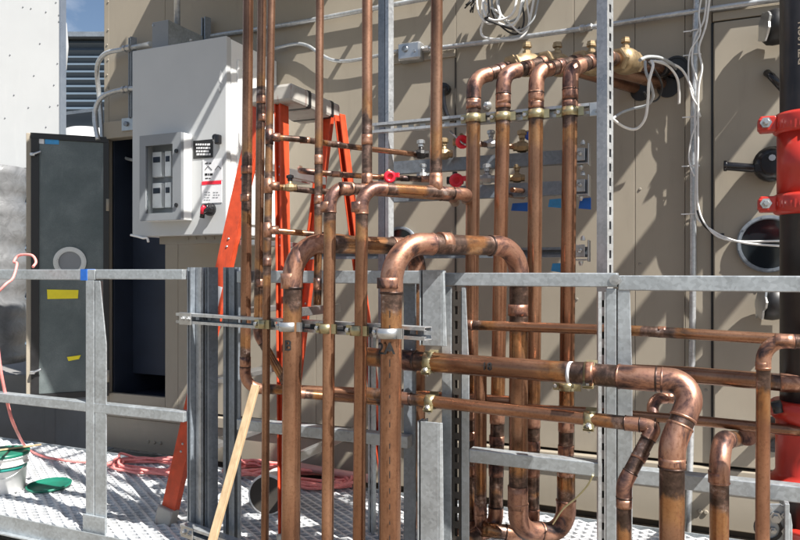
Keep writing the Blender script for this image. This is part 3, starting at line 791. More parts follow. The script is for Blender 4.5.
# thin risers on the strut frame
def riser_depth(px, r): return sdep(px, r)
def up_to_wall(px, y, d, ztop, ybot=None): pass
G = 'copper pipe runs'
r5 = .0206
d5 = sdep(326.5, r5); d8 = sdep(357.5, r5)
p5b = D(326, 560, d5); p5b.z = -.5; p5t = D(330, 187, d5); u1 = D(452, 197, 2.62); u1.z = p5t.z
copper_pipe('thin copper riser just right of the B riser bending into the rear overhead run', [p5b, p5t, u1, u1 + V((-.065, .22, 0))], .0412, .062, couplings=[(D(327, 207, d5), UP, 1.6), (D(345, 189, 2.36), u1 - p5t, 2)], reach=.12)
p8b = D(357, 560, d8); p8b.z = -.5; p8t = D(362, 187.5, d8); u2 = D(466, 194.5, 2.466); u2.z = p8t.z
copper_pipe('thin copper riser left of the 2A riser bending into the front overhead run', [p8b, p8t, u2, u2 + V((-.055, .17, 0))], .0412, .062, couplings=[(D(358, 207, d8), UP, 1.6), (D(377, 188, 2.31), u2 - p8t, 2.2), (D(447, 193, 2.43), u2 - p8t, 2.4)],
    tees=[(D(436, 192.3, 2.41), u2 - p8t, UP, .041)], reach=.12)
d7 = 2.412; p7a = D(436, 186, d7); p7t = D(438, 0, d7); p7t.z = 3.05
copper_pipe('tall copper pipe dropping onto the front overhead run', [p7a, p7t, V((p7t.x + .02, YW + .1, 3.05))], .0412, .07, couplings=[(D(436, 180, d7), UP, 2.2)], reach=.22)
d6 = 2.44; p6a = D(367, 190, d6); p6t = D(367.5, 0, d6); p6t.z = 2.85
copper_pipe('tall copper pipe dropping onto the rear overhead run', [p6a, p6t, V((p6t.x - .03, YW + .1, 2.85))], .036, .06, couplings=[(D(367, 180, d6), UP, 2.4), (D(367, 140, d6), UP, 2.)], reach=.2)
r3 = .0143; d3 = sdep(262, r3)
p3b = D(263.5, 560, d3); p3b.z = -.5; p3t = D(272, -10, d3); p3t.z = 2.95
# straight riser with three branch tees
def p3at(y): return D(271.5 - (y - 0) * 8.5 / 520, y, d3)
copper_pipe('slim copper riser with three branches beside the ladder cap', [p3b, p3at(300), p3at(0), p3t, V((p3t.x, YW + .1, 2.95))], .0286, .05, elbows=True,
    couplings=[(p3at(262), UP, 2)], tees=[(p3at(y), UP, V((.7, .6, 0)), .0286) for y in (137, 186, 230)], reach=.1)
p2x = lambda y: 262.5 - y * 5 / 340
d2 = 2.62
j0 = D(258, 335, d2); j1 = D(292, 393, 2.62)
R5 = 2.45
e5 = PY(642, 418, R5)
copper_pipe('slim copper riser that slants away above the deck behind the B riser', [V((j0.x - .25, YW + .1, 3.12)), rz(D(262.5, 0, d2), 3.12), D(262, 0, d2), j0, j1, PY(395, 402.5, R5), PY(592, 412, R5), PY(700, 421, R5), PY(800, 431, R5)], .033, [.05, .05, .06, .06, .05, .05, .05], couplings=[(D(259.5, 283, d2), UP, 1.8), (D(261, 100, d2), UP, 1.8), (D(261.5, 118, d2), UP, 1.6)], reach=.1)
d1 = 2.73
p1x = lambda y: 248.3 - y * 3.2 / 380
k0 = D(245, 388, d1); z1 = 3.2
copper_pipe('leftmost tall copper riser turning at its foot into a horizontal run', [V((D(248, 0, d1).x, YW + .1, z1)), rz(D(248.3, 0, d1), z1), D(248.3, 0, d1), k0, PY(395, 394, R5 + .06), PY(520, 402, R5 + .06)], .040, [.06, .06, .062, .05], couplings=[(D(246.6, 170, d1), UP, 1.6), (D(246, 198, d1), UP, 1.4), (D(245.3, 362, d1), UP, 2)], reach=.12)
d4 = 2.50
copper_pipe('slim copper drop between the B riser and the overhead bend', [V((D(320, 0, d4).x + .03, YW + .1, 2.75)), rz(D(320, 0, d4), 2.75), D(320, 0, d4), D(317.5, 305, d4)], .0286, [.05, .05], couplings=[(D(318.7, 160, d4), UP, 2.4), (D(318.2, 200, d4), UP, 2), (D(317.5, 284, d4), UP, 3)], reach=.12)
# branches from the slim riser to the valve shelves
copper_pipe('upper thin branch sloping to the black valve', [p3at(137), D(302, 139.5, 2.57), D(345, 146, 2.72), D(416, 154.5, 2.93)], .0222, .03, couplings=[(D(305, 140.2, 2.585), V((.3, .2, 0)), 3.4), (D(336, 144.5, 2.69), V((.3, .2, 0)), 3)], elbows=False, reach=.15)
copper_pipe('middle thin branch with a small brass valve', [p3at(186), D(312, 191, 2.66), D(350, 193, 2.8)], .0222, .03, elbows=False, reach=.3)
copper_pipe('lowest thin branch running behind the B bend', [p3at(230), D(318, 234.5, 2.62), D(350, 238, 2.75)], .0222, .03, elbows=False, reach=.15)
copper_pipe('thin copper run ahead of the left red valve', [D(300, 168, 3.0), D(301, 171, 2.72), D(345, 175, 2.83), D(384, 177.5, 2.9)], .0222, .03, couplings=[(D(336, 174.3, 2.8), V((.3, .2, 0)), 3)], reach=.1)
copper_pipe('short copper piece between the left red valve and a white nut', [D(396, 178, 2.92), D(437, 180, 2.98)], .024, .03, couplings=[(D(405, 178.4, 2.93), V((.3, .2, 0)), 3), (D(425, 179.4, 2.96), V((.3, .2, 0)), 3)], reach=.3)
copper_pipe('short copper piece reaching the white valve of the upper shelf', [D(463, 144, 2.85), D(488, 144.5, 2.88), D(521, 147.5, 2.9)], .022, .03, elbows=False, couplings=[(D(478, 144.2, 2.87), V((1, .1, 0)), 3)], reach=.3)
copper_pipe('dark copper stub in the lower shelf between the four pipes', [D(500, 194, 2.75), D(523, 197, 3.1)], .020, .03, elbows=False, reach=.3)
copper_pipe('second dark copper stub ending left of the fourth pipe', [D(512, 190, 2.8), D(555, 194, 3.15)], .020, .03, elbows=False, reach=.3)

# four pipes with top elbows running to the wall
mids = {1: (519, 65, 2.80), 2: (548, 62, 2.80), 3: (581, 61, 2.76), 4: (604, 57, 2.72)}
ends = {1: (653, 66), 2: (642, 90), 3: (668, 86), 4: (674, 71)}
labs = {1: 'leftmost of the four upright copper pipes with top elbows', 2: 'second of the four upright copper pipes from the left', 3: 'third upright copper pipe from the left under the valves', 4: 'rightmost upright copper pipe beside the slotted strut post'}
tops = {1: 79, 2: 74, 3: 72, 4: 69}
qlines = {}
for k in (1, 2, 3, 4):
    bot = qpt(k, 505 if k != 4 else 468)
    mdp = D(*mids[k]); e = PY(ends[k][0], ends[k][1], YW + .08)
    pts = [bot, qpt(k, tops[k]), mdp, e]
    if k == 1: pts = [rz(bot, .1) + V((-.2, .1, 0)), rz(bot, .1)] + pts[1:]
    if k == 2: pts = [rz(bot, .17) + V((-.1, -.12, -.03)), rz(bot, .17)] + pts[1:]
    if k == 3: pts = [D(482, 529, 2.62), rz(bot, .16)] + pts[1:]
    tt = qpt(k, tops[k])
    bends = [.068, .12] if k == 4 else [.06, .068, .12]
    cps = [(qpt(k, tops[k] + 25), UP, 1.5), (qpt(k, 105), UP, 1.0), (qpt(k, 408 + 4 * k), UP, 2), (qpt(k, 430 + 5 * k), UP, 1.3), (qpt(k, 450 + 4 * k), UP, 1.3), (qpt(k, 470), UP, 1.6)]
    d_ = (mdp - tt).normalized(); cps += [(tt + d_ * .13, d_, 1.2)]
    qlines[k] = (mdp, e)
    copper_pipe(labs[k], pts, .054, bends, couplings=cps, reach=.17)
    f = tocam(qpt(k, 111)) 
    clamp('brass clamp of the ' + ('first', 'second', 'third', 'fourth')[k - 1] + ' pipe on the elbow strut', qpt(k, (118.5, 117, 114.5, 112)[k - 1]), UP, .027, (0, -1, 0), 'zinc_yellow')
# bands, valves and insulation on the lines to the wall
VL = {1: .16, 2: .2, 3: .22, 4: .19}
def big_valve(p, ax, r, label):
    ax = V(ax).normalized(); root = empty('valve', p, label, 'valve', 'brass valves above the elbows')
    m = MB(); m.lathe(p - ax * .075, ax, [(r * 1.12, 0), (r * 1.15, .012), (r * 1.15, .02), (r * 1.35, .026), (r * 1.45, .04), (r * 1.52, .06), (r * 1.52, .09), (r * 1.45, .11), (r * 1.35, .124), (r * 1.15, .13), (r * 1.15, .138), (r * 1.12, .15)], 24)
    m.build('body', M['brass'], root)
    for sg in (-1, 1):
        m = MB(); m.lathe(p + ax * (sg * .088 - .016), ax, [(r * 1.05, 0), (r * 1.3, .002), (r * 1.3, .030), (r * 1.05, .032)], 6); m.build('union_nut', M['brass'], root)
    m = MB(); m.lathe(p + UP * r * 1.3, UP, [(.018, 0), (.018, .014), (.012, .018), (.012, .028), (.020, .03), (.020, .04), (.017, .043), (.017, .05)], 6); m.build('stem_cap', M['brass'], root)
vpos = {1: (528, 60), 2: (557, 59), 3: (591, 57), 4: (626, 63)}
vlab = {1: 'leftmost brass valve above the elbows', 2: 'brass valve with blue tape beside it', 3: 'brass valve just left of the slotted post', 4: 'large brass valve between the slotted post and the wall hole'}
for k in (1, 2, 3, 4):
    mdp, e = qlines[k]; ax = (e - mdp).normalized()
    # point of that line nearest the wanted pixel column
    best = min((mdp.lerp(e, t / 60) for t in range(61)), key=lambda q: abs(CX + F * ((q.x * CT + q.y * ST) / (-q.x * ST + q.y * CT)) - vpos[k][0]))
    big_valve(best, ax, .031 if k < 4 else .036, vlab[k])
    for t in ((.06,) if k < 4 else (.78,)):
        q = mdp.lerp(e, t); m = MB(); m.cyl(q - ax * .028, q + ax * .028, .0335 if k < 4 else .036, 20); o = m.build('rubber_band', M['black'], None, q)
        tag(o, {1: 'black rubber band on the first pipe near its valve', 2: 'black rubber band on the second pipe near its valve', 3: 'black rubber band on the third pipe near its valve', 4: 'black rubber band on the pipe entering the wall hole'}[k], 'band')
q = qlines[2][0].lerp(qlines[2][1], .04); m = MB(); m.box(q + V((-.012, -.04, -.005)), (.02, .004, .09), (V((1, 0, 0)), V((0, 1, 0)), UP)); m.cyl(q - V((.01, 0, 0)), q + V((.012, .004, 0)), .036, 18); tag(m.build('tape', M['tape_blue_pale'], None, q), 'blue tape tab hanging from the second pipe joint', 'tape')

# horizontals in front of the rail
YF = 2.14
def cp(px, y, Y): return PY(px, y, Y)
c1 = cp(697, 381, YF); 
pr2 = copper_pipe('largest horizontal copper pipe marked 18 that elbows down at right', [cp(362, 356, YF + .14), cp(405, 360, YF + .12), cp(640, 378, YF), cp(697, 382.5, YF), D(672, 446, 1.93), rz(D(671, 560, 1.93), -.5)], .0667, [.3, .3, .085, .085],
    couplings=[(cp(590, 374, YF), V((1, 0, 0)), .6), (D(672, 462, 1.93), UP, .8)], reach=.17)
copper_pipe('smaller horizontal copper pipe below it with an offset bend down', [cp(362, 392, YF + .1), cp(400, 398, YF + .1), cp(640, 424.5, YF), cp(655, 426, YF), D(624, 484, 2.0), rz(D(624, 560, 2.0), -.5)], .0412, [.3, .3, .055, .055], couplings=[(D(624, 503, 2.0), UP, 1.2), (D(640, 455, 2.01), D(655, 426, 2.06) - D(624, 484, 2.0), 1.6)], reach=.15)
wrap_text('18', .034, cp(490, 366.5, YF + .070), V((1, 0, 0)), (0, -.95, .1), .0348, M['ink'], pr2, 'marking', True)
m = MB(); q = cp(569, 372.4, YF + .0316); m.cyl(q, q + V((.010, -.0015, -.0003)), .0341, 22); m.build('paper_strip', M['label_white'], pr2)
clamp('brass clamp of the large horizontal pipe on the cut bracket', cp(430, 362, YF + .107), V((1, 0, 0)), .0335, (0, -.6, .8), 'zinc_yellow')
clamp('brass clamp of the large horizontal pipe by the right rail post', cp(590, 374.1, YF + .026), V((1, 0, 0)), .0335, (0, -.6, .8), 'zinc_yellow')
clamp('brass clamp of the smaller horizontal pipe on the cut bracket', cp(431, 401.7, YF + .087), V((1, 0, 0)), .0206, (0, -.6, .8), 'zinc_yellow')
clamp('brass clamp of the smaller horizontal pipe by the right rail post', cp(590, 419, YF + .021), V((1, 0, 0)), .0206, (0, -.6, .8), 'zinc_yellow')
clamp('brass clamp joining the fourth upright pipe behind the large horizontal', PY(567, 386, YQ), UP, .027, (0, -1, 0), 'zinc_yellow')
copper_pipe('medium horizontal copper pipe running behind the large one to the right edge', [PY(425, 362, 2.47), PY(690, 375, 2.47), PY(900, 392, 2.47)], .054, .3, elbows=False, reach=.1, couplings=[(PY(790, 383, 2.47), V((1, 0, 0)), 2)])
copper_pipe('slim horizontal copper pipe just below the guardrail', [PY(470, 325, 2.44), PY(640, 331, 2.42), PY(900, 346, 2.40)], .035, .3, elbows=False, couplings=[(PY(470.5, 325, 2.44), V((1, 0, 0)), 1.2), (PY(662, 332, 2.42), V((1, 0, 0)), 1.4)], reach=.12)
copper_pipe('short copper drop from the medium horizontal to the deck', [PY(480.5, 366, 2.47), PY(480.5, 528, 2.55), D(512, 531, 2.72)], .046, .06, couplings=[(PY(480.5, 508, 2.54), UP, 2)], reach=.2)
copper_pipe('small copper elbow tucked behind the large bend', [PY(688, 396, 2.6), PY(652, 399, 2.5), PY(654, 430, 2.45)], .036, .05, couplings=[(PY(668, 397.5, 2.54), V((1, 0, 0)), 2)], reach=.2)
# right-hand risers
r6b = PY(718, 560, 2.2); r6b.z = -.5; r6t = PY(719.5, 441, 2.2); r6e = PY(773, 433, YW + .06)
copper_pipe('medium copper riser elbowing into the wall by the red pipe', [r6b, r6t, r6e], .052, .075, couplings=[(PY(718.5, 477, 2.2), UP, 1.2), (PY(748, 436.5, 2.5), r6e - r6t, 2)], reach=.2)
r7b = PY(760.5, 560, 2.05); r7b.z = -.5; r7t = PY(763.5, 340, 2.05)
copper_pipe('slim copper riser in front of the red pipe turning right', [r7b, r7t, PY(900, 347, 2.07)], .0345, .052, couplings=[(PY(763, 366, 2.05), UP, 1.2), (PY(784, 341, 2.05), V((1, 0, 0)), 2.4)], reach=.16)
# clamps on the risers
for px, r, mt, lab in ((262.8, r3, 'zinc_yellow', 'small yellow clamp of the slim branched riser on the upper riser strut'), (289.3, ra, 'zinc', 'wide silver clamp of the riser marked B'), (326.3, r5, 'zinc_yellow', 'yellow clamp of the thin riser next to the B riser'), (357.3, r5, 'zinc_yellow', 'yellow clamp of the thin riser next to the 2A riser'), (388.2, ra, 'zinc', 'wide silver clamp of the riser marked 2A')):
    clamp(lab, sp(px, ZS1, r + .004), UP, r, NB, mt)
clamp('small yellow clamp of the slim riser on the low riser strut', sp(263.5, ZS2, r3 + .004), UP, r3, NB, 'zinc_yellow')

# small shelf valves
def small_valve(label, p, handle, ax=(.9, .35, 0), body='brass', s=1.0):
    p = V(p); ax = V(ax).normalized(); s *= .8; body = {'white_plastic': 'zinc'}.get(body, body); handle = {'white_plastic': 'zinc'}.get(handle, handle); root = empty('valve', p, label, 'valve', 'small valves on the wall shelves')
    m = MB(); m.lathe(p - ax * .035 * s, ax, [(.012 * s, 0), (.016 * s, .002), (.016 * s, .014 * s), (.021 * s, .018 * s), (.023 * s, .035 * s), (.021 * s, .05 * s), (.016 * s, .056 * s), (.016 * s, .07 * s), (.012 * s, .071 * s)], 8)
    m.cyl(p, p + UP * .035 * s, .010 * s, 10); m.build('body', M[body], root)
    m = MB()
    if handle in ('red_plastic', 'blue_plastic'):
        f = (tocam(p) + V((.2, 0, 0))).normalized()
        m.lathe(p + f * .02 * s, f, [(.012 * s, 0), (.022 * s, .002 * s), (.029 * s, .005 * s), (.029 * s, .02 * s), (.024 * s, .024 * s), (.014 * s, .025 * s), (.013 * s, .016 * s)], 14)
        m.box(p + f * .02 * s + V((.03 * s, 0, .006)), (.04 * s, .012 * s, .02 * s))
    else:
        m.lathe(p + UP * .033 * s, UP, [(.013 * s, 0), (.013 * s, .012 * s), (.019 * s, .014 * s), (.019 * s, .028 * s), (.012 * s, .032 * s)], 6)
    m.build('handle', M[handle], root)
for lab, px, py, d, h, b, s in (
    ('red handled valve left on the lower shelf behind the front overhead run', 388.5, 177, 2.9, 'red_plastic', 'brass', 1.1), ('red handled valve right of the tall copper drop on the lower shelf', 455, 180.5, 2.9, 'red_plastic', 'black', 1.25),
    ('red handled valve of the upper shelf half hidden by the first pipe', 461, 142, 2.82, 'red_plastic', 'brass', 1.2), ('black valve at the end of the upper branch', 421, 154, 2.93, 'white_plastic', 'black', 1.15), ('brass valve behind the tall copper drop on the upper shelf', 444, 154, 2.96, 'brass', 'brass', 1.3),
    ('pale metal valve between the first and second pipes on the upper shelf', 491, 144, 2.88, 'white_plastic', 'white_plastic', 1.1), ('brass valve between the second and third pipes on the upper shelf', 522, 147, 2.9, 'brass', 'brass', 1.35), ('pale metal valve between the first and second pipes on the lower shelf', 487, 179, 2.9, 'white_plastic', 'white_plastic', 1.2),
    ('brass valve between the second and third pipes on the lower shelf', 517, 178, 2.9, 'brass', 'brass', 1.1), ('pale metal nut at the end of the short copper piece', 423, 176, 2.98, 'white_plastic', 'white_plastic', 1.0), ('blue handled valve beside the third pipe', 528, 136, 2.95, 'blue_plastic', 'brass', .8), ('small black and brass valve on the middle branch', 290, 187.5, 2.57, 'black_gloss', 'brass', .9)):
    small_valve(lab, D(px, py, d), h, b == 'x' or (.9, .35, 0), b, s)
# steel rod at the upper red valve and blue tape pieces
m = MB(); m.tube([D(450, 131, 2.8), D(462, 143, 2.78), D(466, 145, 2.78)], .004, 8); tag(m.build('lever_rod', M['alu'], None, D(450, 131, 2.8)), 'thin steel lever at the upper red valve', 'rod')
for lab, x0, x1, y0, y1, mt in (('dark blue tape under the lower shelf right of the second pipe', 511, 530, 203, 211, 'tape_blue'), ('pale blue tape between the third and fourth pipes', 548, 561, 199, 207.5, 'tape_blue_pale'), ('dark blue tape at the right end of the lower shelf', 578.5, 591, 198, 209, 'tape_blue'), ('blue tape corner hanging just above the guardrail', 551, 561, 263, 272, 'tape_blue_pale')):
    Yt = YV + .0; a = PY(x0, y0, Yt); b = PY(x1, y1, Yt); m = MB()
    m.prism([V((a.x, Yt, b.z + .004)), V((b.x, Yt, b.z - .002)), V((b.x, Yt, a.z)), V((a.x + .006, Yt, a.z - .002))], V((0, .0015, 0)))
    tag(m.build('tape', M[mt], None, a), lab, 'tape')

# ------------------------------------------------------------------ big red and black pipe at the right edge
YK = 2.52; RK = .068; kx = WX(804, YK)
bp = MB(); bp.cyl((kx, YK, -.5), (kx, YK, 3.6), RK, 36)
bp = bp.build('iron_pipe', M['iron_pipe'], None, (kx, YK, -.5)); tag(bp, 'black iron pipe with white stencilled lettering and red grooved couplings', 'pipe')
def zk(y, Y=YK): return PY(790, y, YK - .05).z
def coupling(z, parent, r=RK):
    m = MB(); m.lathe((kx, YK, z - .034), UP, [(r * 1.02, 0), (r * 1.24, .004), (r * 1.30, .014), (r * 1.30, .054), (r * 1.24, .064), (r * 1.02, .068)], 32)
    for sx in (-1, 1):
        m.box((kx + sx * (r * 1.30 + .014), YK - .02, z), (.05, .045, .05)); m.box((kx + sx * (r * 1.30 + .028), YK - .02, z), (.03, .055, .036))
    o = m.build('grooved_coupling', M['red_pipe'], parent, None, .006)
    b = MB()
    for sx in (-1, 1):
        q = V((kx + sx * (r * 1.30 + .022), YK - .05, z)); b.lathe(q, (0, -1, 0), [(.017, 0), (.017, .016), (.0095, .016), (.0095, .034), (.007, .036)], 6)
    b.split('bolt', M['zinc'], o)
    b = MB()
    fa = tocam((kx, YK, z)); sa = UP.cross(fa)
    for i in range(9):
        an = -.95 + i * .14; q = V((kx, YK, z + .004)) + (fa * math.cos(an) + sa * math.sin(an)) * r * 1.302
        b.box(q, (.006, .004, .014 + .006 * (i % 3)), (fa.cross(UP) * math.cos(an), fa, UP))
    b.build('cast_lettering', M['red_pipe'], o)
zc1, zc2 = zk(121.5), zk(203)
m = MB(); m.cyl((kx, YK, zc2 + .03), (kx, YK, zc1 - .03), RK * 1.12, 36); m.build('red_sleeve', M['red_pipe'], bp)
coupling(zc1, bp); coupling(zc2, bp)
zl = zk(484); zh = zk(403)
m = MB(); m.lathe((kx, YK, zl - .01), UP, [(RK * 1.7, 0), (RK * 1.7, .012), (RK * 1.35, .022), (RK * 1.18, .04), (RK * 1.18, zh - zl - .05), (RK * 1.45, zh - zl - .035), (RK * 1.5, zh - zl), (RK * 1.3, zh - zl + .012)], 36); m.build('red_body', M['red_pipe'], bp)
m = MB(); m.lathe((kx, YK, -.5), UP, [(RK * 1.2, 0), (RK * 1.2, .5 + zk(527) - .02), (RK * 1.4, .5 + zk(527) - .012), (RK * 1.4, .5 + zk(527))], 36); m.build('red_base', M['red_pipe'], bp)
m = MB(); m.cyl((kx - .085, YK - .07, zh + .005), (kx - .075, YK - .07, zh - .028), .016, 10); m.build('black_knob', M['black'], bp)
fk = tocam((kx, YK, 1.9)); sk = UP.cross(fk)
for txt, z in (('DZL/ SGN', zk(62)), ('K EX M', zk(20) + .2)):
    wrap_text(txt, .030, (kx, YK, z + .05), UP, fk - sk * .055, RK, M['letter_white'], bp, 'stencil_lettering', True)

# galvanised bracket plate bottom right
c = PY(776, 521, 2.16); root = empty('bracket_plate', c, 'rounded galvanised bracket plate with bolts below the mid rail at right', 'bracket')
m = MB(); pl = []
for (px, py) in ((764, 540), (764, 504), (780, 504), (787, 508), (791, 515), (792.5, 525), (792.5, 545), (764, 545)):
    pl.append(PY(px, py, 2.17))
m.prism(pl, V((0, .008, 0))); m.box(PY(786.5, 528, 2.155), (.012, .03, .14)); m.build('plate', M['galv'], root, None, .002)
m = MB()
for px, py, r in ((775.5, 517, .016), (769, 508.5, .009), (784.5, 515, .009), (786, 531, .012), (773, 530, .009)): m.lathe(PY(px, py, 2.168), (0, -1, 0), [(r, 0), (r, .008), (r * .55, .008), (r * .55, .016)], 6)
m.split('bolt', M['zinc'], root)
m = MB(); m.ring(PY(768, 528, 2.166), (0, -1, 0), .028, .036, .003, 24); m.build('curved_slot', M['black'], root)

# ------------------------------------------------------------------ electrical enclosure on the wall
YE0 = 3.02; bx0, bx1 = WX(132.5, YE0), WX(226, YE0); bz1 = WZ(179, 44, YE0); bz0 = WZ(140, 236, YE0); bym = YE0 + .05
eb = empty('electrical_enclosure', ((bx0 + bx1) / 2, YW, bz0), 'large light grey electrical enclosure with meter window and red switch handle', 'electrical box')
m = MB(); m.mm(bx0, bx1, YE0 + .045, YW, bz0, bz1); m.build('body', M['box_white'], eb, None, .006)
m = MB(); m.mm(bx0 - .003, bx1 + .003, YE0, YE0 + .04, bz0 - .004, bz1 + .004); fd = m.build('front_door', M['box_grey'], eb, None, .006)
m = MB(); m.mm(bx1 + .0005, bx1 + .012, YE0 + .09, YW - .08, bz0 + .06, bz1 - .1); m.build('side_panel', M['box_white'], eb, None, .004)
m = MB(); m.mm(bx0 + .14, bx1 - .02, YE0 + .06, YE0 + .1, bz0 - .045, bz0 - .001)
for px in (188, 196, 205, 214): m.lathe(PY(px, 238.5, YE0 + .06), (0, -1, 0), [(.008, 0), (.008, .006)], 6)
m.build('bottom_flange', M['tan_dark'], eb, None, .002)
# meter window cabinet
yw_ = YE0 - .085
mx0, mx1 = WX(139.5, yw_), WX(181, yw_); mz1 = WZ(140, 136, yw_); mz0 = WZ(140, 221, yw_)
gx0, gx1 = WX(145.5, yw_), WX(172.5, yw_); gz1 = WZ(158, 145, yw_); gz0 = WZ(158, 213, yw_)
m = MB()
for a in ((mx0, gx0, mz0, mz1), (gx1, mx1, mz0, mz1), (gx0, gx1, gz1, mz1), (gx0, gx1, mz0, gz0)): m.mm(a[0], a[1], yw_, yw_ + .02, a[2], a[3])
mw = m.build('meter_window', M['frame_grey'], fd)
m = MB()
m.mm(mx1 - .012, mx1 + .002, yw_ + .021, YE0 - .001, mz0, mz1); m.mm(mx0, mx0 + .012, yw_ + .021, YE0 - .001, mz0, mz1); m.mm(mx0 + .013, mx1 - .013, yw_ + .021, YE0 - .001, mz1 - .012, mz1); m.mm(mx0 + .013, mx1 - .013, yw_ + .021, YE0 - .001, mz0, mz0 + .012)
m.build('window_housing', M['box_white'], mw, None, .002)
m = MB(); m.mm(gx0 - .003, gx1 + .003, yw_ + .008, yw_ + .012, gz0 - .003, gz1 + .003); m.build('window_pane', M['pane'], mw)
m = MB(); m.mm(gx0 - .02, gx1 + .01, YE0 - .006, YE0 - .001, gz0 - .02, gz1 + .02); m.build('window_back', M['frame_grey'], mw)
m = MB(); s = MB()
for (a, b) in ((153, 162), (165.5, 171.5)):
    for (t, bt) in ((152, 177), (183, 208)):
        x0, x1 = WX(a, YE0 - .03), WX(b, YE0 - .03); z1, z0 = WZ(160, t, YE0 - .03), WZ(160, bt, YE0 - .03)
        m.mm(x0, x1, YE0 - .035, YE0 - .007, z0, z1)
        zz = z1 - (z1 - z0) * .2; s.mm(x0 + .008, x1 - .008, YE0 - .038, YE0 - .0352, z1 - (z1 - z0) * .42, zz)
m.split('meter', M['white_plastic'], mw, None, .002); s.split('meter_screen', M['cab_int'], mw)
m = MB()
for y in (151, 205): m.lathe(PY(176.5, y, yw_ - .001), (0, -1, 0), [(.011, 0), (.011, .006)], 14)
m.split('window_lock', M['black_gloss'], mw)
def plate(x0, x1, y0, y1, name, mat, par, off=.003):
    m = MB(); a = PY(x0, y0, YE0); b = PY(x1, y1, YE0); m.mm(a.x, b.x, YE0 - off, YE0 - .0005, b.z, a.z); return m.build(name, M[mat], par)
pn = plate(193.5, 213, 141, 157.5, 'name_plate', 'black', fd)
def lines(par, x0, x1, ys, h, mat, off):
    m = MB(); rr = random.Random(len(ys) * 7 + int(x0))
    for y in ys:
        x = x0 + rr.uniform(0, 1.5)
        while x < x1 - 1:
            w = rr.uniform(1.0, 3.0); w = min(w, x1 - x); a = PY(x, y, YE0); b = PY(x + w, y + h, YE0); m.mm(a.x, b.x, YE0 - off - .001, YE0 - off, b.z, a.z); x += w + .7
    return m.build('print', M[mat], par)
lines(pn, 196, 211, (143.8, 147.3, 150.6, 153.6), 1.7, 'label_white', .0031)
l1 = plate(203, 222.5, 160, 180, 'info_label', 'label_white', fd); lines(l1, 205, 213, (163,), .9, 'ink', .0031); lines(l1, 204.5, 213, (173.5,), 2.0, 'ink', .0031); lines(l1, 205, 211, (178,), .8, 'ink', .0031)
m = MB()
for a, b in (((205, 170), (208, 166)), ((208, 166), (212, 170)), ((215, 170), (218, 166)), ((218, 166), (221, 169))):
    m.cyl(PY(a[0], a[1], YE0 - .0035), PY(b[0], b[1], YE0 - .0035), .0016, 6)
m.build('print', M['ink'], l1)
l2 = plate(202, 222, 181.5, 202.5, 'warning_label', 'label_white', fd); a = PY(202.2, 181.7, YE0); b = PY(221.8, 184, YE0); m = MB(); m.mm(a.x, b.x, YE0 - .0042, YE0 - .0031, b.z, a.z); m.build('label_band', M['red_plastic'], l2)
lines(l2, 203.5, 210.5, (192, 194.5, 197, 199.5), .7, 'cable_grey', .0031); lines(l2, 212.5, 220, (192, 194.5, 197), .7, 'cable_grey', .0031)
m = MB(); m.lathe(PY(211, 209.5, YE0), (0, -1, 0), [(.034, 0), (.034, .02), (.027, .026), (.027, .055), (.02, .06)], 20)
m.tube([PY(211, 207, YE0 - .05), PY(203, 212, YE0 - .055), PY(202, 218, YE0 - .055)], .014, 10); sw = m.build('switch_handle', M['black_gloss'], fd)
m = MB(); m.tube([PY(204.5, 206, YE0 - .066), PY(202.3, 209, YE0 - .069), PY(201.8, 214, YE0 - .069)], .010, 10); m.build('handle_grip', M['red_plastic'], sw)
m = MB(); m.lathe(PY(218, 138, YE0), (0, -1, 0), [(.018, 0), (.018, .03), (.012, .034)], 14); m.box(PY(218, 139.5, YE0 - .02), (.03, .03, .05)); m.build('door_lock', M['black_gloss'], fd, None, .006)
m = MB()
for x0, x1, y0, y1 in ((219, 222.5, 70, 84), (218, 220.5, 86, 93)):
    q = [PY(x0 + 1.5, y0, YE0 - .0006), PY(x1, y0 + 3, YE0 - .0006), PY(x1 - .6, y0 + 7, YE0 - .0006), PY(x1, y1, YE0 - .0006), PY(x0 + .8, y1 - 2, YE0 - .0006), PY(x0, y1 - 5, YE0 - .0006)]; m.prism(q, V((0, -.0008, 0)))
m.split('scraped_patch', M['box_white'], fd)
m = MB(); m.tube(smooth_path([PY(131, 235, YE0 + .01), PY(138, 236.5, YE0), PY(143, 238, YE0 - .01), PY(147, 238, YE0), PY(148.5, 242, YE0)], 5), .007, 8); m.build('loose_tag', M['white_plastic'], eb)

# junction box on top, strut uprights and conduits
YJ = 3.1; jx0, jx1 = WX(152, YJ), WX(168, YJ)
m = MB(); z1, z0 = WZ(160, 21, YJ), bz1 + .006; m.mm(jx0, jx1, YJ, YJ + .3, z0, z1); o = m.build('junction_box', M['galv'], None, (jx0, YJ, z0), .004); tag(o, 'square steel junction box on top of the electrical enclosure', 'box')
m = MB(); m.mm(jx0 + .004, jx1 + .004, YJ - .003, YJ - .0005, z0 + .004, z1 - .004); m.build('cover', M['frame_grey'], o, None, .001)
m = MB()
for dz in (.02, z1 - z0 - .02): m.lathe((jx0 + .012, YJ - .003, z0 + dz), (0, -1, 0), [(.006, 0), (.006, .004)], 8)
m.split('screw', M['zinc'], o)
p = PY(132.5, 60, YW - .06); strut('short dark strut upright left of the electrical enclosure', (p.x, p.y, WZ(132, 118, YW - .06)), (p.x, p.y, WZ(132, 38, YW - .06)), (-.5, -1, 0), 'galv_dark', True)
p = PY(206, 30, YW - .05); strut('short strut stub holding the conduit above the electrical enclosure', (p.x, p.y, WZ(206, 42, YW - .05)), (p.x, p.y, WZ(206, 18, YW - .05)), (-.3, -1, 0), 'galv_dark', False)
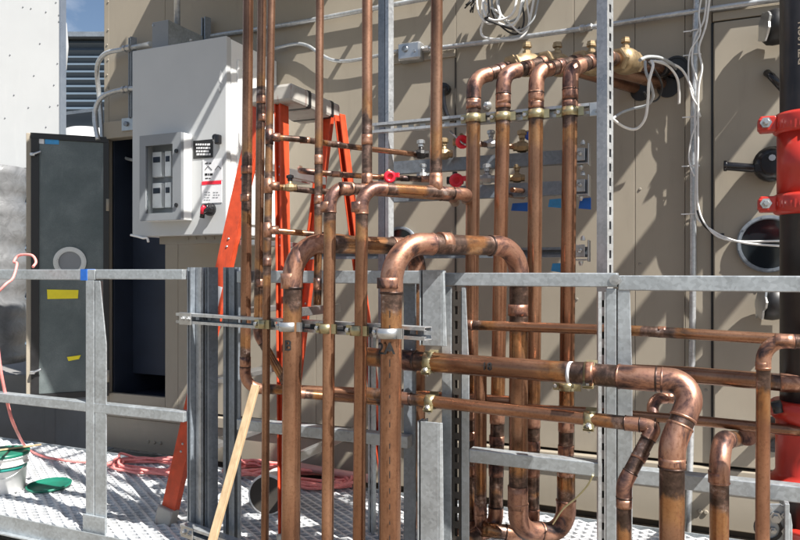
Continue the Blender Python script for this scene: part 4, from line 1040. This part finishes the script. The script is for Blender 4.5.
def conduit(label, pts, r=.0135, fits=(), smooth=True, mat='galv_bright', name='conduit', cat='conduit'):
    pp = smooth_path(pts, 8) if smooth else [V(q) for q in pts]; m = MB(); m.tube(pp, r, 12); o = m.build(name, M[mat], None, pp[0]); tag(o, label, cat)
    for f in fits:
        q, ax = V(f[0]), V(f[1]).normalized(); m = MB(); m.lathe(q - ax * .03, ax, [(r * 1.25, 0), (r * 1.5, .004), (r * 1.5, .022), (r * 1.2, .024), (r * 1.2, .036), (r * 1.5, .038), (r * 1.5, .056), (r * 1.25, .06)], 8); m.build('fitting', M['zinc'], o)
    return o
Y1 = YW - .09
conduit('upper bent conduit looping left from the junction box', [PY(151, 44, YJ + .1), PY(140, 46, Y1), PY(123, 49.5, Y1), PY(107, 53, Y1), PY(99, 61, Y1 + .03), PY(97, 72, Y1 + .06), PY(98.5, 90, Y1 + .1), PY(101, 115, Y1 + .12), PY(103, 150, Y1 + .12)], .0155, [(PY(127, 48.5, Y1), V((1, 0, 0)))])
conduit('lower bent conduit curving down behind the open cabinet door', [PY(136, 88.5, Y1), PY(128, 89, Y1), PY(113, 92, Y1), PY(101, 98, Y1), PY(95.5, 109, Y1), PY(95, 122, Y1), PY(98, 140, Y1)], .016, [(PY(126, 89.5, Y1), V((1, 0, 0)))])
conduit('short vertical conduit rising from the junction box', [V((jx1 - .04, YJ + .12, z1 - .01)), V((jx1 - .04, YJ + .12, 3.6))], .018, smooth=False)
Yc = YW - .035
conduit('straight conduit climbing right from the junction box', [V((jx1 + .0, YJ + .2, WZ(175, 43, YJ + .2))), PY(183, 42, Yc - .2), PY(206, 37, Yc), PY(290, 24, Yc), PY(363, 10.5, Yc), PY(440, -4, Yc)], .0135, [(PY(183, 42, Yc - .2), V((1, .3, .05))), (PY(204, 37.4, Yc), V((1, 0, 0)))])
conduit('thin wavy conduit leaving the side of the electrical enclosure', [V((bx1 + .0, YW - .05, WZ(274, 49, YW - .05))), PY(295, 44, Yc), PY(308, 46, Yc), PY(320, 54, Yc), PY(332, 60, Yc), PY(348, 61, Yc), PY(372, 57, Yc), PY(398, 51, Yc)], .010)
lc = [PY(422, 49.5, Yc), PY(443, 47.5, Yc), PY(520, 37.5, Yc), PY(600, 26, Yc), PY(690, 12, Yc), PY(760, 2, Yc), PY(820, -6, Yc)]
conduit('long straight conduit crossing the wall above the elbows', lc, .0125, [(PY(586, 28, Yc), V((1, 0, 0))), (PY(424, 49.3, Yc), V((1, 0, 0)))])
root = MB(); a = PY(397, 43, YW - .075); b = PY(420, 58.5, YW - .075); root.mm(a.x, b.x, YW - .07, YW - .001, b.z, a.z); o = root.build('outlet_box', M['zinc'], None, (a.x, YW, b.z), .014); tag(o, 'cast metal outlet box on the wall left of the tall copper drop', 'box')
m = MB(); m.mm(a.x + .008, b.x - .008, YW - .078, YW - .0705, b.z + .008, a.z - .008); m.build('cover', M['alu'], o, None, .004)
m = MB(); m.lathe(PY(405, 49, YW - .079), (0, -1, 0), [(.018, 0), (.018, .004), (.01, .006)], 14); m.lathe(PY(414, 51, YW - .079), (0, -1, 0), [(.008, 0), (.008, .004)], 10); m.split('knockout', M['galv_dark'], o)
a = PY(116, 119, YW - .02); 
m = MB(); q0, q1 = PY(121.5, 118.5, YW - .06), PY(133, 130, YW - .06); m.mm(q0.x, q1.x, YW - .06, YW - .052, q1.z, q0.z); o = m.build('conduit_plate', M['zinc'], None, q0, .002); tag(o, 'small zinc plate with a round plug beside the cabinet opening', 'plate')
m = MB(); m.lathe(PY(126.5, 124, YW - .0605), (0, -1, 0), [(.016, 0), (.016, .012), (.008, .014)], 12); m.build('plug', M['galv_dark'], o)
# vertical conduit on the right bay with cables tied to it
Yv = YW - .03
conduit('vertical conduit with white cables tied to it left of the service door', [PY(697, -20, Yv), PY(693.5, 120, Yv), PY(693, 271, Yv), PY(691, 420, Yv), PY(687.5, 545, Yv)], .0145)
conduit('white cable zig zagging down the vertical conduit', [PY(707, -5, Yv - .03), PY(704, 20, Yv - .03), PY(695, 38, Yv - .03), PY(692, 62, Yv - .03), PY(697.5, 85, Yv - .03), PY(695, 118, Yv - .03), PY(696, 170, Yv - .03), PY(696, 213, Yv - .03), PY(705, 225, Yv - .03), PY(722, 236, Yv - .04), PY(745, 243, Yv - .06), PY(780, 246, Yv - .08)], .0048, mat='cable_white', name='cable', cat='cable')
conduit('white cable parallel to the conduit crossing the service door', [PY(710, -5, Yv - .035), PY(706, 25, Yv - .035), PY(699, 48, Yv - .035), PY(702, 68, Yv - .035), PY(698.5, 90, Yv - .035), PY(698, 140, Yv - .035), PY(698, 205, Yv - .035), PY(712, 232, Yv - .035), PY(735, 241, Yv - .05), PY(780, 241, Yv - .08)], .0048, mat='cable_white', name='cable', cat='cable')
conduit('black cable beside the white ones across the service door', [PY(698, 210, Yv - .03), PY(704, 224, Yv - .03), PY(716, 234, Yv - .03), PY(724, 235, Yv - .035)], .008, mat='black', name='cable', cat='cable')
conduit('white cable drooping from the wall hole to the vertical conduit', [PY(652, 61, 3.2), PY(668, 63, 3.3), PY(682, 70, 3.42), PY(692, 90, 3.44), PY(700, 117, 3.45)], .0055, mat='cable_white', name='cable', cat='cable')
conduit('short white cable end hanging under the wall hole', [PY(655, 61, 3.22), PY(668, 66, 3.3), PY(677, 78, 3.35), PY(679, 92, 3.38), PY(679, 104, 3.4)], .0055, mat='cable_white', name='cable', cat='cable')
conduit('grey cable loop sagging from the valve to the slotted post', [PY(645, 61, 2.75), PY(646, 72, 2.74), PY(651, 85, 2.75), PY(653, 97, 2.78), PY(647, 105, 2.8), PY(632, 109, 2.8), PY(621, 113, 2.75), PY(611, 120, 2.62)], .0052, mat='cable_grey', name='cable', cat='cable')
conduit('white cable crossing the grey loop below the valve', [PY(651, 61, 2.75), PY(653, 66, 2.72), PY(649, 82, 2.72), PY(648, 100, 2.74), PY(645, 119, 2.76), PY(636, 129, 2.78), PY(624, 127, 2.75), PY(611, 118, 2.6)], .0052, mat='cable_white', name='cable', cat='cable')
for y, lab in ((31, 'zip tie nearest the top of the vertical conduit'), (55, 'white zip tie second from the top on the vertical conduit'), (117, 'white zip tie on the vertical conduit where the drooping cable ends'), (166, 'white zip tie on the vertical conduit level with the lever handle'), (214, 'lowest zip tie where the cables leave the vertical conduit')):
    px = 696 - (y - 30) * .012; q = PY(px, y, Yv); m = MB(); m.ring(q - UP * .003, UP, .021, .024, .006, 14); m.box(q + V((-.036, -.01, 0)), (.035, .003, .005))
    tag(m.build('zip_tie', M['white_plastic'], None, q), lab, 'zip tie', 'zip ties on the vertical conduit')
# bundle of cables at the top
rr = random.Random(11)
def loop(lab, ctrl, r=.006, mat='cable_white', Y=YW - .06):
    conduit(lab, [PY(x, y, Y - dy) for x, y, dy in ctrl], r, mat=mat, name='cable', cat='cable')
loop('long white cable loop hanging lowest in the bundle on the wall', [(484, -12, 0), (482, 10, .02), (483, 22, .03), (481, 30, .03), (484, 37, .04), (500, 40, .05), (518, 39, .04), (527, 30, .03), (531, 14, .02), (536, -12, 0)])
loop('white cable loop inside the hanging bundle', [(489, -12, 0), (488, 8, .05), (486, 16, .06), (494, 21, .06), (508, 26, .06), (517, 20, .05), (521, 6, .04), (524, -12, 0)])
loop('white cable with short droop at the top of the bundle', [(483, -12, .02), (484, 12, .08), (492, 20, .08), (505, 19, .08), (514, 11, .08), (518, -12, .05)])
loop('dark grey cable loop within the bundle', [(491, -12, 0), (493, 10, .03), (501, 19, .03), (512, 21, .03), (521, 12, .02), (526, -12, 0)], .0055, 'cable_grey')
loop('black cable curl left of the white bundle', [(487, -12, .04), (489, 14, .09), (485, 19, .09), (497, 24, .09), (515, 30, .05), (520, 27, .05)], .005, 'black')
loop('thin white cable strand crossing the bundle diagonally', [(481, -12, .02), (486, 4, .05), (498, 12, .06), (512, 26, .06), (522, 33, .04), (529, 22, .03), (527, 2, .02), (530, -12, 0)], .0045)
loop('grey cable strand looping wide right of the bundle', [(500, -12, .02), (499, 8, .04), (507, 24, .05), (520, 30, .05), (533, 20, .04), (538, 2, .02), (541, -12, 0)], .0045, 'cable_grey')
loop('white cable strand tucked at the upper left of the bundle', [(478, -12, .02), (477, 4, .05), (481, 17, .06), (490, 24, .07), (500, 17, .07), (497, 2, .05), (502, -12, .03)], .005)
loop('black cable strand behind the bundle', [(494, -12, .01), (492, 12, .02), (503, 28, .02), (517, 34, .02), (524, 20, .02), (519, -12, .01)], .0045, 'black')
conduit('grey cable lead running along the pipe into the wall hole', [PY(640, 60, 2.85), PY(648, 57, 2.95), PY(660, 58, 3.1), PY(672, 64, 3.3), PY(676, 69, 3.5)], .007, mat='cable_grey', name='cable', cat='cable')
conduit('thin dark cable curling below the wall hole', [PY(648, 62, 2.9), PY(656, 72, 2.95), PY(662, 86, 3.1), PY(658, 99, 3.15), PY(650, 101, 3.1), PY(644, 92, 3.0)], .004, mat='black', name='cable', cat='cable')
conduit('thin white cable strand wrapped round the vertical conduit', [PY(702, -5, Yv - .04), PY(699, 14, Yv - .04), PY(700, 34, Yv - .04), PY(690, 52, Yv - .035), PY(688.5, 75, Yv - .03), PY(692, 96, Yv - .035), PY(699, 112, Yv - .035), PY(691, 140, Yv - .03), PY(689, 160, Yv - .02), PY(694, 176, Yv - .035)], .0036, mat='cable_white', name='cable', cat='cable')
m = MB()
for k in range(9):
    a = PY(rr.uniform(472, 478), rr.uniform(-2, 6), YW - .07); m.tube([a, a + V((-.03 + rr.uniform(-.02, .02), rr.uniform(-.02, .02), -.03 + rr.uniform(-.02, .01)))], .004, 6)
tag(m.build('wire_ends', M['black'], None, PY(475, 2, YW - .07)), 'tuft of black bare wire ends left of the cable bundle', 'wire ends')
# vertical EMT bottom grey pipe at deck (pink pvc) and yellow string
conduit('yellow string slanting from the mid rail to the deck', [PY(593, 475, 2.28), PY(587, 486, 2.3), PY(576, 498, 2.36), PY(563, 509, 2.42), PY(553, 524, 2.5)], .0028, mat='string', name='string', cat='string')

# ------------------------------------------------------------------ step ladder
C = c2b(-.485, 3.28, 0); C.z = 0
zcap = WZ(300, 100, C.y)
lad = empty('step_ladder', C, 'orange fibreglass step ladder with dusty white cap standing on the deck', 'ladder')
def foot(px, py): return PZ(px, py, .035)
L1f = foot(167, 515)
hx = .085; hy = .20
def rail_(top, bot, name='rail', w=.072, t=.028, mat='orange'):
    top, bot = V(top), V(bot); ax = (top - bot).normalized(); yv = V((0, 1, 0)); yv = (yv - ax * yv.dot(ax)).normalized(); xv = yv.cross(ax)
    m = MB(); c = (top + bot) / 2; L = (top - bot).length
    m.box(c, (w, .006, L), (xv, yv, ax)); 
    for sg in (-1, 1): m.box(c + xv * sg * (w / 2 - .003) + yv * .0145 * (1 if bot.y > C.y else -1) * -1, (.006, t - .006, L), (xv, yv, ax))
    o = m.build(name, M[mat], lad, None, .001)
    k = MB()
    for i in range(1, 6):
        q = bot.lerp(top, i / 6)
        for e in (-.018, .018): k.lathe(q + ax * e - yv * .0035, -yv, [(.006, 0), (.004, .003)], 8)
    k.build('rivet', M['alu'], o)
    if w > .07:
        k = MB(); k.box(bot.lerp(top, .52) - yv * .0038, (w * .7, .001, .16), (xv, yv, ax)); lb_ = k.build('warning_label', M['label_white'], o)
    f = MB(); f.box(bot - ax * .01, (w + .014, .05, .09), (xv, yv, ax)); f.build('foot', M['cap_white'], o, None, .006)
    return o
def lx(px, y): return PY(px, 271, y).x
yn0, yn1, yf0, yf1 = C.y - hy * .9, C.y - .36, C.y + hy * .8, C.y + .36
tops_ = {('n', -1): V((lx(259, yn0), yn0, zcap - .05)), ('n', 1): V((lx(279.5, yn0), yn0, zcap - .05)), ('f', -1): V((lx(329, yf0), yf0, zcap - .05)), ('f', 1): V((lx(341, yf0), yf0, zcap - .05))}
bots_ = {('n', -1): L1f, ('n', 1): V((lx(284, yn1), yn1, .035)), ('f', -1): V((lx(284, yf1), yf1, .035)), ('f', 1): V((lx(388, yf1), yf1, .035))}
for k, w_, t_ in ((('n', -1), .075, .04), (('n', 1), .032, .075), (('f', -1), .06, .03), (('f', 1), .035, .06)): rail_(tops_[k], bots_[k], 'rail', w_, t_)
m = MB()
for i in range(1, 6):
    t = i / 6; a = bots_[('n', -1)].lerp(tops_[('n', -1)], t); b = bots_[('f', -1)].lerp(tops_[('f', -1)], t)
    m.mm((a.x + b.x) / 2 - .04, (a.x + b.x) / 2 + .04, a.y + .02, b.y - .02, a.z - .012, a.z + .012)
m.split('step', M['alu'], lad, None, .003)
m = MB()
for i in (1, 3, 5):
    t = i / 6; a = bots_[('n', 1)].lerp(tops_[('n', 1)], t); b = bots_[('f', 1)].lerp(tops_[('f', 1)], t); m.mm(a.x - .012, a.x + .012, a.y + .02, b.y - .02, a.z - .02, a.z + .02)
m.split('brace', M['alu'], lad, None, .003)
m = MB(); m.mm(C.x - .115, C.x + .115, C.y - hy - .02, C.y + hy + .02, zcap - .062, zcap + .018); cap = m.build('cap', M['cap_white'], lad, None, .014)
m = MB()
for dy, mt in ((-.07, 0), (.14, 0)): m.mm(C.x - .117, C.x + .117, C.y + dy - .022, C.y + dy + .022, zcap - .0645, zcap + .0205)
m.split('cap_band', M['black'], cap, None, .014)

# ------------------------------------------------------------------ things on the deck
def coil(label, cx, cy, n, rx, ry, seed, r=.006):
    rr = random.Random(seed); ctrl = []; N = n * 9
    for i in range(N):
        a = i * 2 * math.pi / 9; k = rr.uniform(.6, 1.15)
        ctrl.append(V((cx + math.cos(a) * rx * k + rr.uniform(-.02, .02), cy + math.sin(a) * ry * k, .018 + .05 * rr.random() * (i / N))))
    return ctrl
c0 = PZ(148, 470, 0); 
ctl = [D(-6, 262, 3.02), D(14, 262.5, 3.03)]
path = [D(-30, 268, 3.0), D(2, 262, 3.0), D(9, 258, 3.0)]
hp = MB(); hp.tube(smooth_path([D(-20, 296, 3.05), D(-4, 293, 3.05), D(6, 284, 3.06), D(13, 278, 3.12), D(17, 264, 3.17), D(14, 262, 3.2), D(18, 256, 3.22), D(26, 254.5, 3.2), D(33, 256, 3.18), D(36, 262, 3.16), D(33, 267, 3.12)], 7), .0058, 10)
tag(hp.build('rope', M['hose_pink'], None, D(14, 262, 3.2)), 'pink rope draped over the guardrail at far left', 'rope')
pp = [D(-4, 330, 3.3), D(1, 372, 3.32), D(8, 405, 3.4), D(14, 425, 3.5), PZ(26, 447, .03), PZ(42, 456, .02), PZ(70, 461, .015), PZ(100, 463, .02)] + coil('', c0.x, c0.y, 6, .26, .12, 4)
hp = MB(); hp.tube(smooth_path(pp, 6), .0075, 9); tag(hp.build('rope', M['hose_pink'], None, c0), 'pink rope falling to the deck and coiled behind the left rail post', 'rope')
for px, py, n, rx, ry, sd, lab in ((252, 474, 9, .15, .11, 8, 'pink rope heap on the deck behind the B riser'), (312, 484, 8, .24, .12, 9, 'pink rope heap on the deck between the thin risers')):
    c = PZ(px, py, 0); hp = MB(); hp.tube(smooth_path(coil('', c.x, c.y, n, rx, ry, sd), 6), .0085, 9); tag(hp.build('rope', M['hose_pink'], None, c), lab, 'rope')
a, b = PZ(296, 466, .05), PZ(372, 479, .05); m = MB(); m.cyl(a, b, .022, 14); tag(m.build('plastic_pipe', paint('pink_pvc', (.62, .33, .30), .4), None, a), 'pale pink plastic pipe lying along the deck behind the risers', 'pipe')
# white pail lying on its side, open end dark
c = PZ(269, 514, 0); root = empty('pail', c, 'white plastic pail lying on its side behind the B riser', 'pail')
cc = c + V((.0, .0, .096)); ax = V((-.25, 1, .0)).normalized()
m = MB(); vs = []
m.lathe(cc - ax * .02, ax, [(.088, 0), (.096, .001), (.098, .016), (.091, .018), (.083, .17), (.08, .174)], 32); m.build('shell', M['white_plastic'], root)
m = MB(); m.lathe(cc - ax * .0215, ax, [(.087, 0), (.087, .001)], 32); m.build('inside', M['seam_and_shade'], root)
# bucket of compound at far left
c = PZ(3, 490, 0); root = empty('bucket', c, 'white bucket with teal label and green lid rim at the deck edge', 'bucket')
m = MB(); m.lathe(c, UP, [(.10, 0), (.104, .004), (.113, .14), (.121, .142), (.121, .150), (.114, .152), (.115, .178), (.122, .179), (.124, .188), (.113, .189)], 36); m.build('shell', M['white_plastic'], root)
fb = tocam(c); sb = UP.cross(fb)
m = MB(); m.lathe(c, UP, [(.1125, .120), (.1142, .138)], 36); lb = m.build('label_band', M['teal_label'], root)
m = MB()
for i in range(8):
    for j in range(4):
        an = -.75 + j * .36 + rr.uniform(-.06, .06); z = .03 + i * .010; q = c + UP * z + (fb * math.cos(an) + sb * math.sin(an)) * (.1045 + z * .066); t = sb * math.cos(an) - fb * math.sin(an)
        if rr.random() < .8: m.box(q, (rr.uniform(.02, .035), .0015, .005), (t, fb, UP))
m.build('print', M['teal_label'], lb)
m = MB(); m.lathe(c + UP * .178, UP, [(.117, 0), (.126, .012), (.127, .026), (.117, .028)], 36); m.build('lid_rim', M['green'], root)
m = MB(); m.tube(smooth_path([c + sb * -.118 + UP * .15, c + fb * .10 + sb * -.08 + UP * .09, c + fb * .126 + UP * .055, c + fb * .10 + sb * .08 + UP * .09, c + sb * .118 + UP * .15], 6), .0025, 8); m.build('wire_handle', M['alu'], root)
q = c + UP * .212; m = MB(); a = q + sb * -.12 ; b = D(35, 446.5, (D(8, 0, 1) - D(8, 0, 1)).length + 3.72)
m.box(q + sb * .02, (.32, .022, .01), ((sb + UP * .03).normalized(), fb, UP)); tag(m.build('paint_stick', M['wood'], None, q, .002), 'pale stirring stick lying across the bucket lid', 'stick')
c = PZ(49, 488, .0); m = MB(); ax = V((CT, ST, 0)); 
m.lathe(c + UP * .006, UP, [(.05, 0), (.108, .004), (.112, .016), (.105, .018), (.1, .008), (.03, .007)], 32); o = m.build('pail_cover', M['green'], None, c); o.rotation_euler = (math.radians(2), 0, 0); tag(o, 'green bucket lid lying on the deck beside the bucket', 'lid')
# wooden stick
a = D(256, 385, 2.52); b = D(207, 560, 2.33); m = MB(); t = (b - a).normalized(); m.box((a + b) / 2, (.03, .014, (a - b).length), (t.cross(V((0, 1, 0))).normalized(), t.cross(t.cross(V((0, 1, 0)))).normalized(), t)); tag(m.build('wooden_stick', M['wood'], None, b, .002), 'pale wooden stick leaning against the riser frame', 'stick')
# strut upright with base plate behind risers (right of the thin risers)
p = PZ(372, 533, .0); strut('slim galvanised upright with foot plate behind the thin risers', (p.x, p.y, .0), (p.x, p.y, .9), (-.3, -1, 0), 'galv', True, .03, .02)

# ------------------------------------------------------------------ background at left
# white housing with rivets, foil duct below, grey base
YC = 4.6
a = D(60, 271, 5.7); n_ = V((ST, -CT, 0)); n_ = V((.25, -1, 0)).normalized(); tx = V((-n_.y, n_.x, 0))
wh = empty('white_housing', a, 'white riveted sheet metal housing at the far left', 'housing')
zlo = D(40, 168, 5.7).z
rd = V((a.x, a.y, 0)).normalized(); rd = V((rd.x - .02, rd.y, 0)); a0 = V((a.x, a.y, zlo)); m = MB(); m.prism([a0, a0 - tx * 2.4, a0 - tx * 2.4 + rd * 1.2, a0 + rd * 1.2], UP * 4.0); m.build('shell', M['white'], wh, None, .01)
m = MB(); m.box(a + tx * .004 - n_ * .03 + UP * (zlo + 2.0 - a.z), (.012, .07, 4.0), (tx, -n_, UP)); m.build('corner_trim', M['alu'], wh)
m = MB()
for (px, py) in ((23, 7), (31, 8.5), (46, 12), (56, 2.5), (59.0, 15), (59, 21.5), (40, 43.5), (57.5, 63.5), (34, 75.5), (54, 85), (28.5, 107.5), (50, 106.5), (46, 127), (10, 55), (5, 118), (14, 95), (58, 105)):
    r = D(px, py, 1) - CAMV; t = (a - CAMV).dot(n_) / r.dot(n_); m.lathe(CAMV + r * t, n_, [(.0075, 0), (.005, .004)], 10)
m.split('rivet', M['frame_grey'], wh)
m = MB(); q = D(63, 50, 5.9); m.lathe(D(60.5, 46, 6.1), UP, [(.02, -.27), (.05, -.2), (.065, 0), (.05, .2), (.02, .27)], 24); m.build('side_cowl', M['white'], wh)
fo = MB(); f0 = D(-14, 271, 5.35); pts = []
zlo2 = D(-14, 362, 5.35).z; zhi2 = D(-14, 168, 5.35).z
fo.tube([V((f0.x, f0.y, zlo2 + (zhi2 - zlo2) * i / 24)) for i in range(25)], .28, 40, True, 0, None, lambda i: .28 + .012 * math.sin(i * 2.1) + .008 * math.sin(i * 5.3))
tag(fo.build('foil_duct', M['foil'], None, f0), 'silver foil wrapped duct under the white housing', 'duct')
m = MB(); b0 = D(-60, 420, 5.6); m.box(V((D(22, 0, 5.7).x, D(22, 0, 5.7).y, 0)) + V((-1.0, .3, -.1)), (2.35, 1.0, .8), (tx, -n_, UP)); tag(m.build('plinth', M['grey_base'], None, b0, .01), 'grey concrete plinth below the foil duct', 'plinth')
# corrugated building far behind
r0 = D(40, 271, 15.0); r1 = D(130, 271, 15.0); tx2 = (r1 - r0).normalized(); n2 = V((tx2.y, -tx2.x, 0))
cb = empty('corrugated_building', r0, 'blue grey corrugated metal building in the distance', 'building')
m = MB(); zt = D(62, 40, 15).z; zb_ = -.5; pts = []; N = 84
prof = []
for i in range(N + 1):
    z = zb_ + (zt - zb_) * i / N; prof.append((z, .05 if i % 2 else -.03))
vs = []; fs = []
p0 = D(-60, 271, 15.0); W = 8.0
for z, o_ in prof:
    vs += [V((p0.x, p0.y, z)) + n2 * o_, V((p0.x, p0.y, z)) + n2 * o_ + tx2 * W + UP * .0]
for i in range(N): fs.append((2 * i, 2 * i + 1, 2 * i + 3, 2 * i + 2))
m.add(vs, fs, False); m.box(V((p0.x, p0.y, (zt + zb_) / 2)) + tx2 * W / 2 - n2 * 2, (W, 3.8, zt - zb_), (tx2, n2, UP)); m.build('wall', M['roof_grey'], cb)
m = MB(); m.box(V((p0.x, p0.y, zt + .06)) + tx2 * W / 2 - n2 * 1.9, (W + .2, 4.2, .1), (tx2, n2, UP)); m.build('parapet_cap', M['galv_dark'], cb)
q = D(86, 121, 9.0); m = MB(); m.box(q + V((-.2, .3, -.25)), (1.6, .8, .12)); m.box(q + V((-.2, .3, .1)), (1.6, .8, .04)); tag(m.build('cable_tray', M['galv_dark'], None, q), 'grey roof tray in front of the corrugated building', 'tray')
q = D(88, 141, 8.0); m = MB(); m.lathe(q - UP * .3, UP, [(.42, 0), (.42, .25), (.36, .36), (.2, .43), (.03, .46)], 28); m.lathe(q - UP * (q.z + .5), UP, [(.12, 0), (.12, q.z + .2)], 12); tag(m.build('roof_vent', M['white'], None, q), 'white domed roof vent above the open cabinet door', 'vent')

# unseen boxes and bars added above the frame to shade the wall in bands
def duct(label, xa, xb, z0, z1, y0):
    m = MB(); m.mm(xa, xb, y0, YW, z0, z1)
    for y in (y0 + .01, (y0 + YW) / 2): m.mm(xa - .02, xb + .02, y, y + .02, z0 - .02, z1 + .02)
    tag(m.build('added_shadow_box', M['galv'], None, (xa, y0, z0), .004), label, 'duct')
duct('wide unseen box added to cast shade, high above the electrical enclosure', -2.78, -1.73, 3.1, 3.6, 2.45)
duct('unseen box added to cast shade, high above the service door', .37, .735, 3.1, 3.4, 2.82)
for x, z, r, y0, lab in ((-.02, 3.08, .045, 2.6, 'added shadow-casting bar between the slotted post and the service door box'), (1.62, 3.1, .05, 2.7, 'outermost added shadow-casting bar at far right'), (1.10, 3.1, .055, 2.7, 'added shadow-casting bar nearest the service door box'), (1.34, 3.1, .06, 2.75, 'added shadow-casting bar farthest from the service door box'), (-.35, 3.05, .05, 2.7, 'added shadow-casting bar above the slotted post'), (-.57, 3.05, .04, 2.75, 'added shadow-casting bar left of the slotted post')):
    m = MB(); m.cyl((x, y0, z), (x, YW, z), r, 20); m.ring((x, YW - .02, z), (0, 1, 0), r, r * 1.6, .02); tag(m.build('added_shadow_bar', M['iron_pipe'], None, (x, y0, z)), lab, 'pipe')

# ------------------------------------------------------------------ camera, light, sky
cam = bpy.data.cameras.new('camera'); co = bpy.data.objects.new('camera', cam); COL.objects.link(co); SC.camera = co
co.location = (0, 0, EYE); co.rotation_euler = (math.pi / 2, 0, TH); cam.lens = 36 * F / 800; cam.sensor_width = 36; cam.sensor_fit = 'HORIZONTAL'; cam.shift_y = 1 / 800; cam.clip_end = 1000; cam.clip_start = .05
SUNV = V((1, -.39, 1.36)).normalized()    # towards the sun
sl = bpy.data.lights.new('sun', 'SUN'); so = bpy.data.objects.new('sun', sl); COL.objects.link(so)
sl.energy = 5.0; sl.angle = math.radians(.5); sl.color = (1, .955, .89); so.rotation_euler = SUNV.to_track_quat('Z', 'Y').to_euler(); so.location = (0, 0, 20)
w = bpy.data.worlds.new('World'); SC.world = w; w.use_nodes = True; nt = w.node_tree
bg = nt.nodes['Background']; sky = nt.nodes.new('ShaderNodeTexSky'); sky.sky_type = 'NISHITA'; sky.sun_disc = False
sky.sun_elevation = math.asin(SUNV.z); sky.sun_rotation = math.atan2(SUNV.x, SUNV.y)
tc = nt.nodes.new('ShaderNodeTexCoord'); cn = noise(nt, mapping(nt, tc.outputs['Generated'], (1, 1, 2.2), (.35, .2, .1)), 2.6, 7, .6, .3)
ck = ramp(nt, cn, [(.47, (.0, .0, .0)), (.70, (.6, .6, .6))])
nt.links.new(mixc(nt, ck, sky.outputs[0], (9.5, 9.8, 10.3)), bg.inputs['Color']); bg.inputs['Strength'].default_value = .05
SC.view_settings.view_transform = 'Standard'; SC.view_settings.look = 'None'; SC.view_settings.gamma = 1; SC.view_settings.exposure = 1.17; SC.view_settings.use_curve_mapping = False
SC.render.engine = 'CYCLES'; SC.cycles.max_bounces = 8; SC.cycles.use_denoising = True
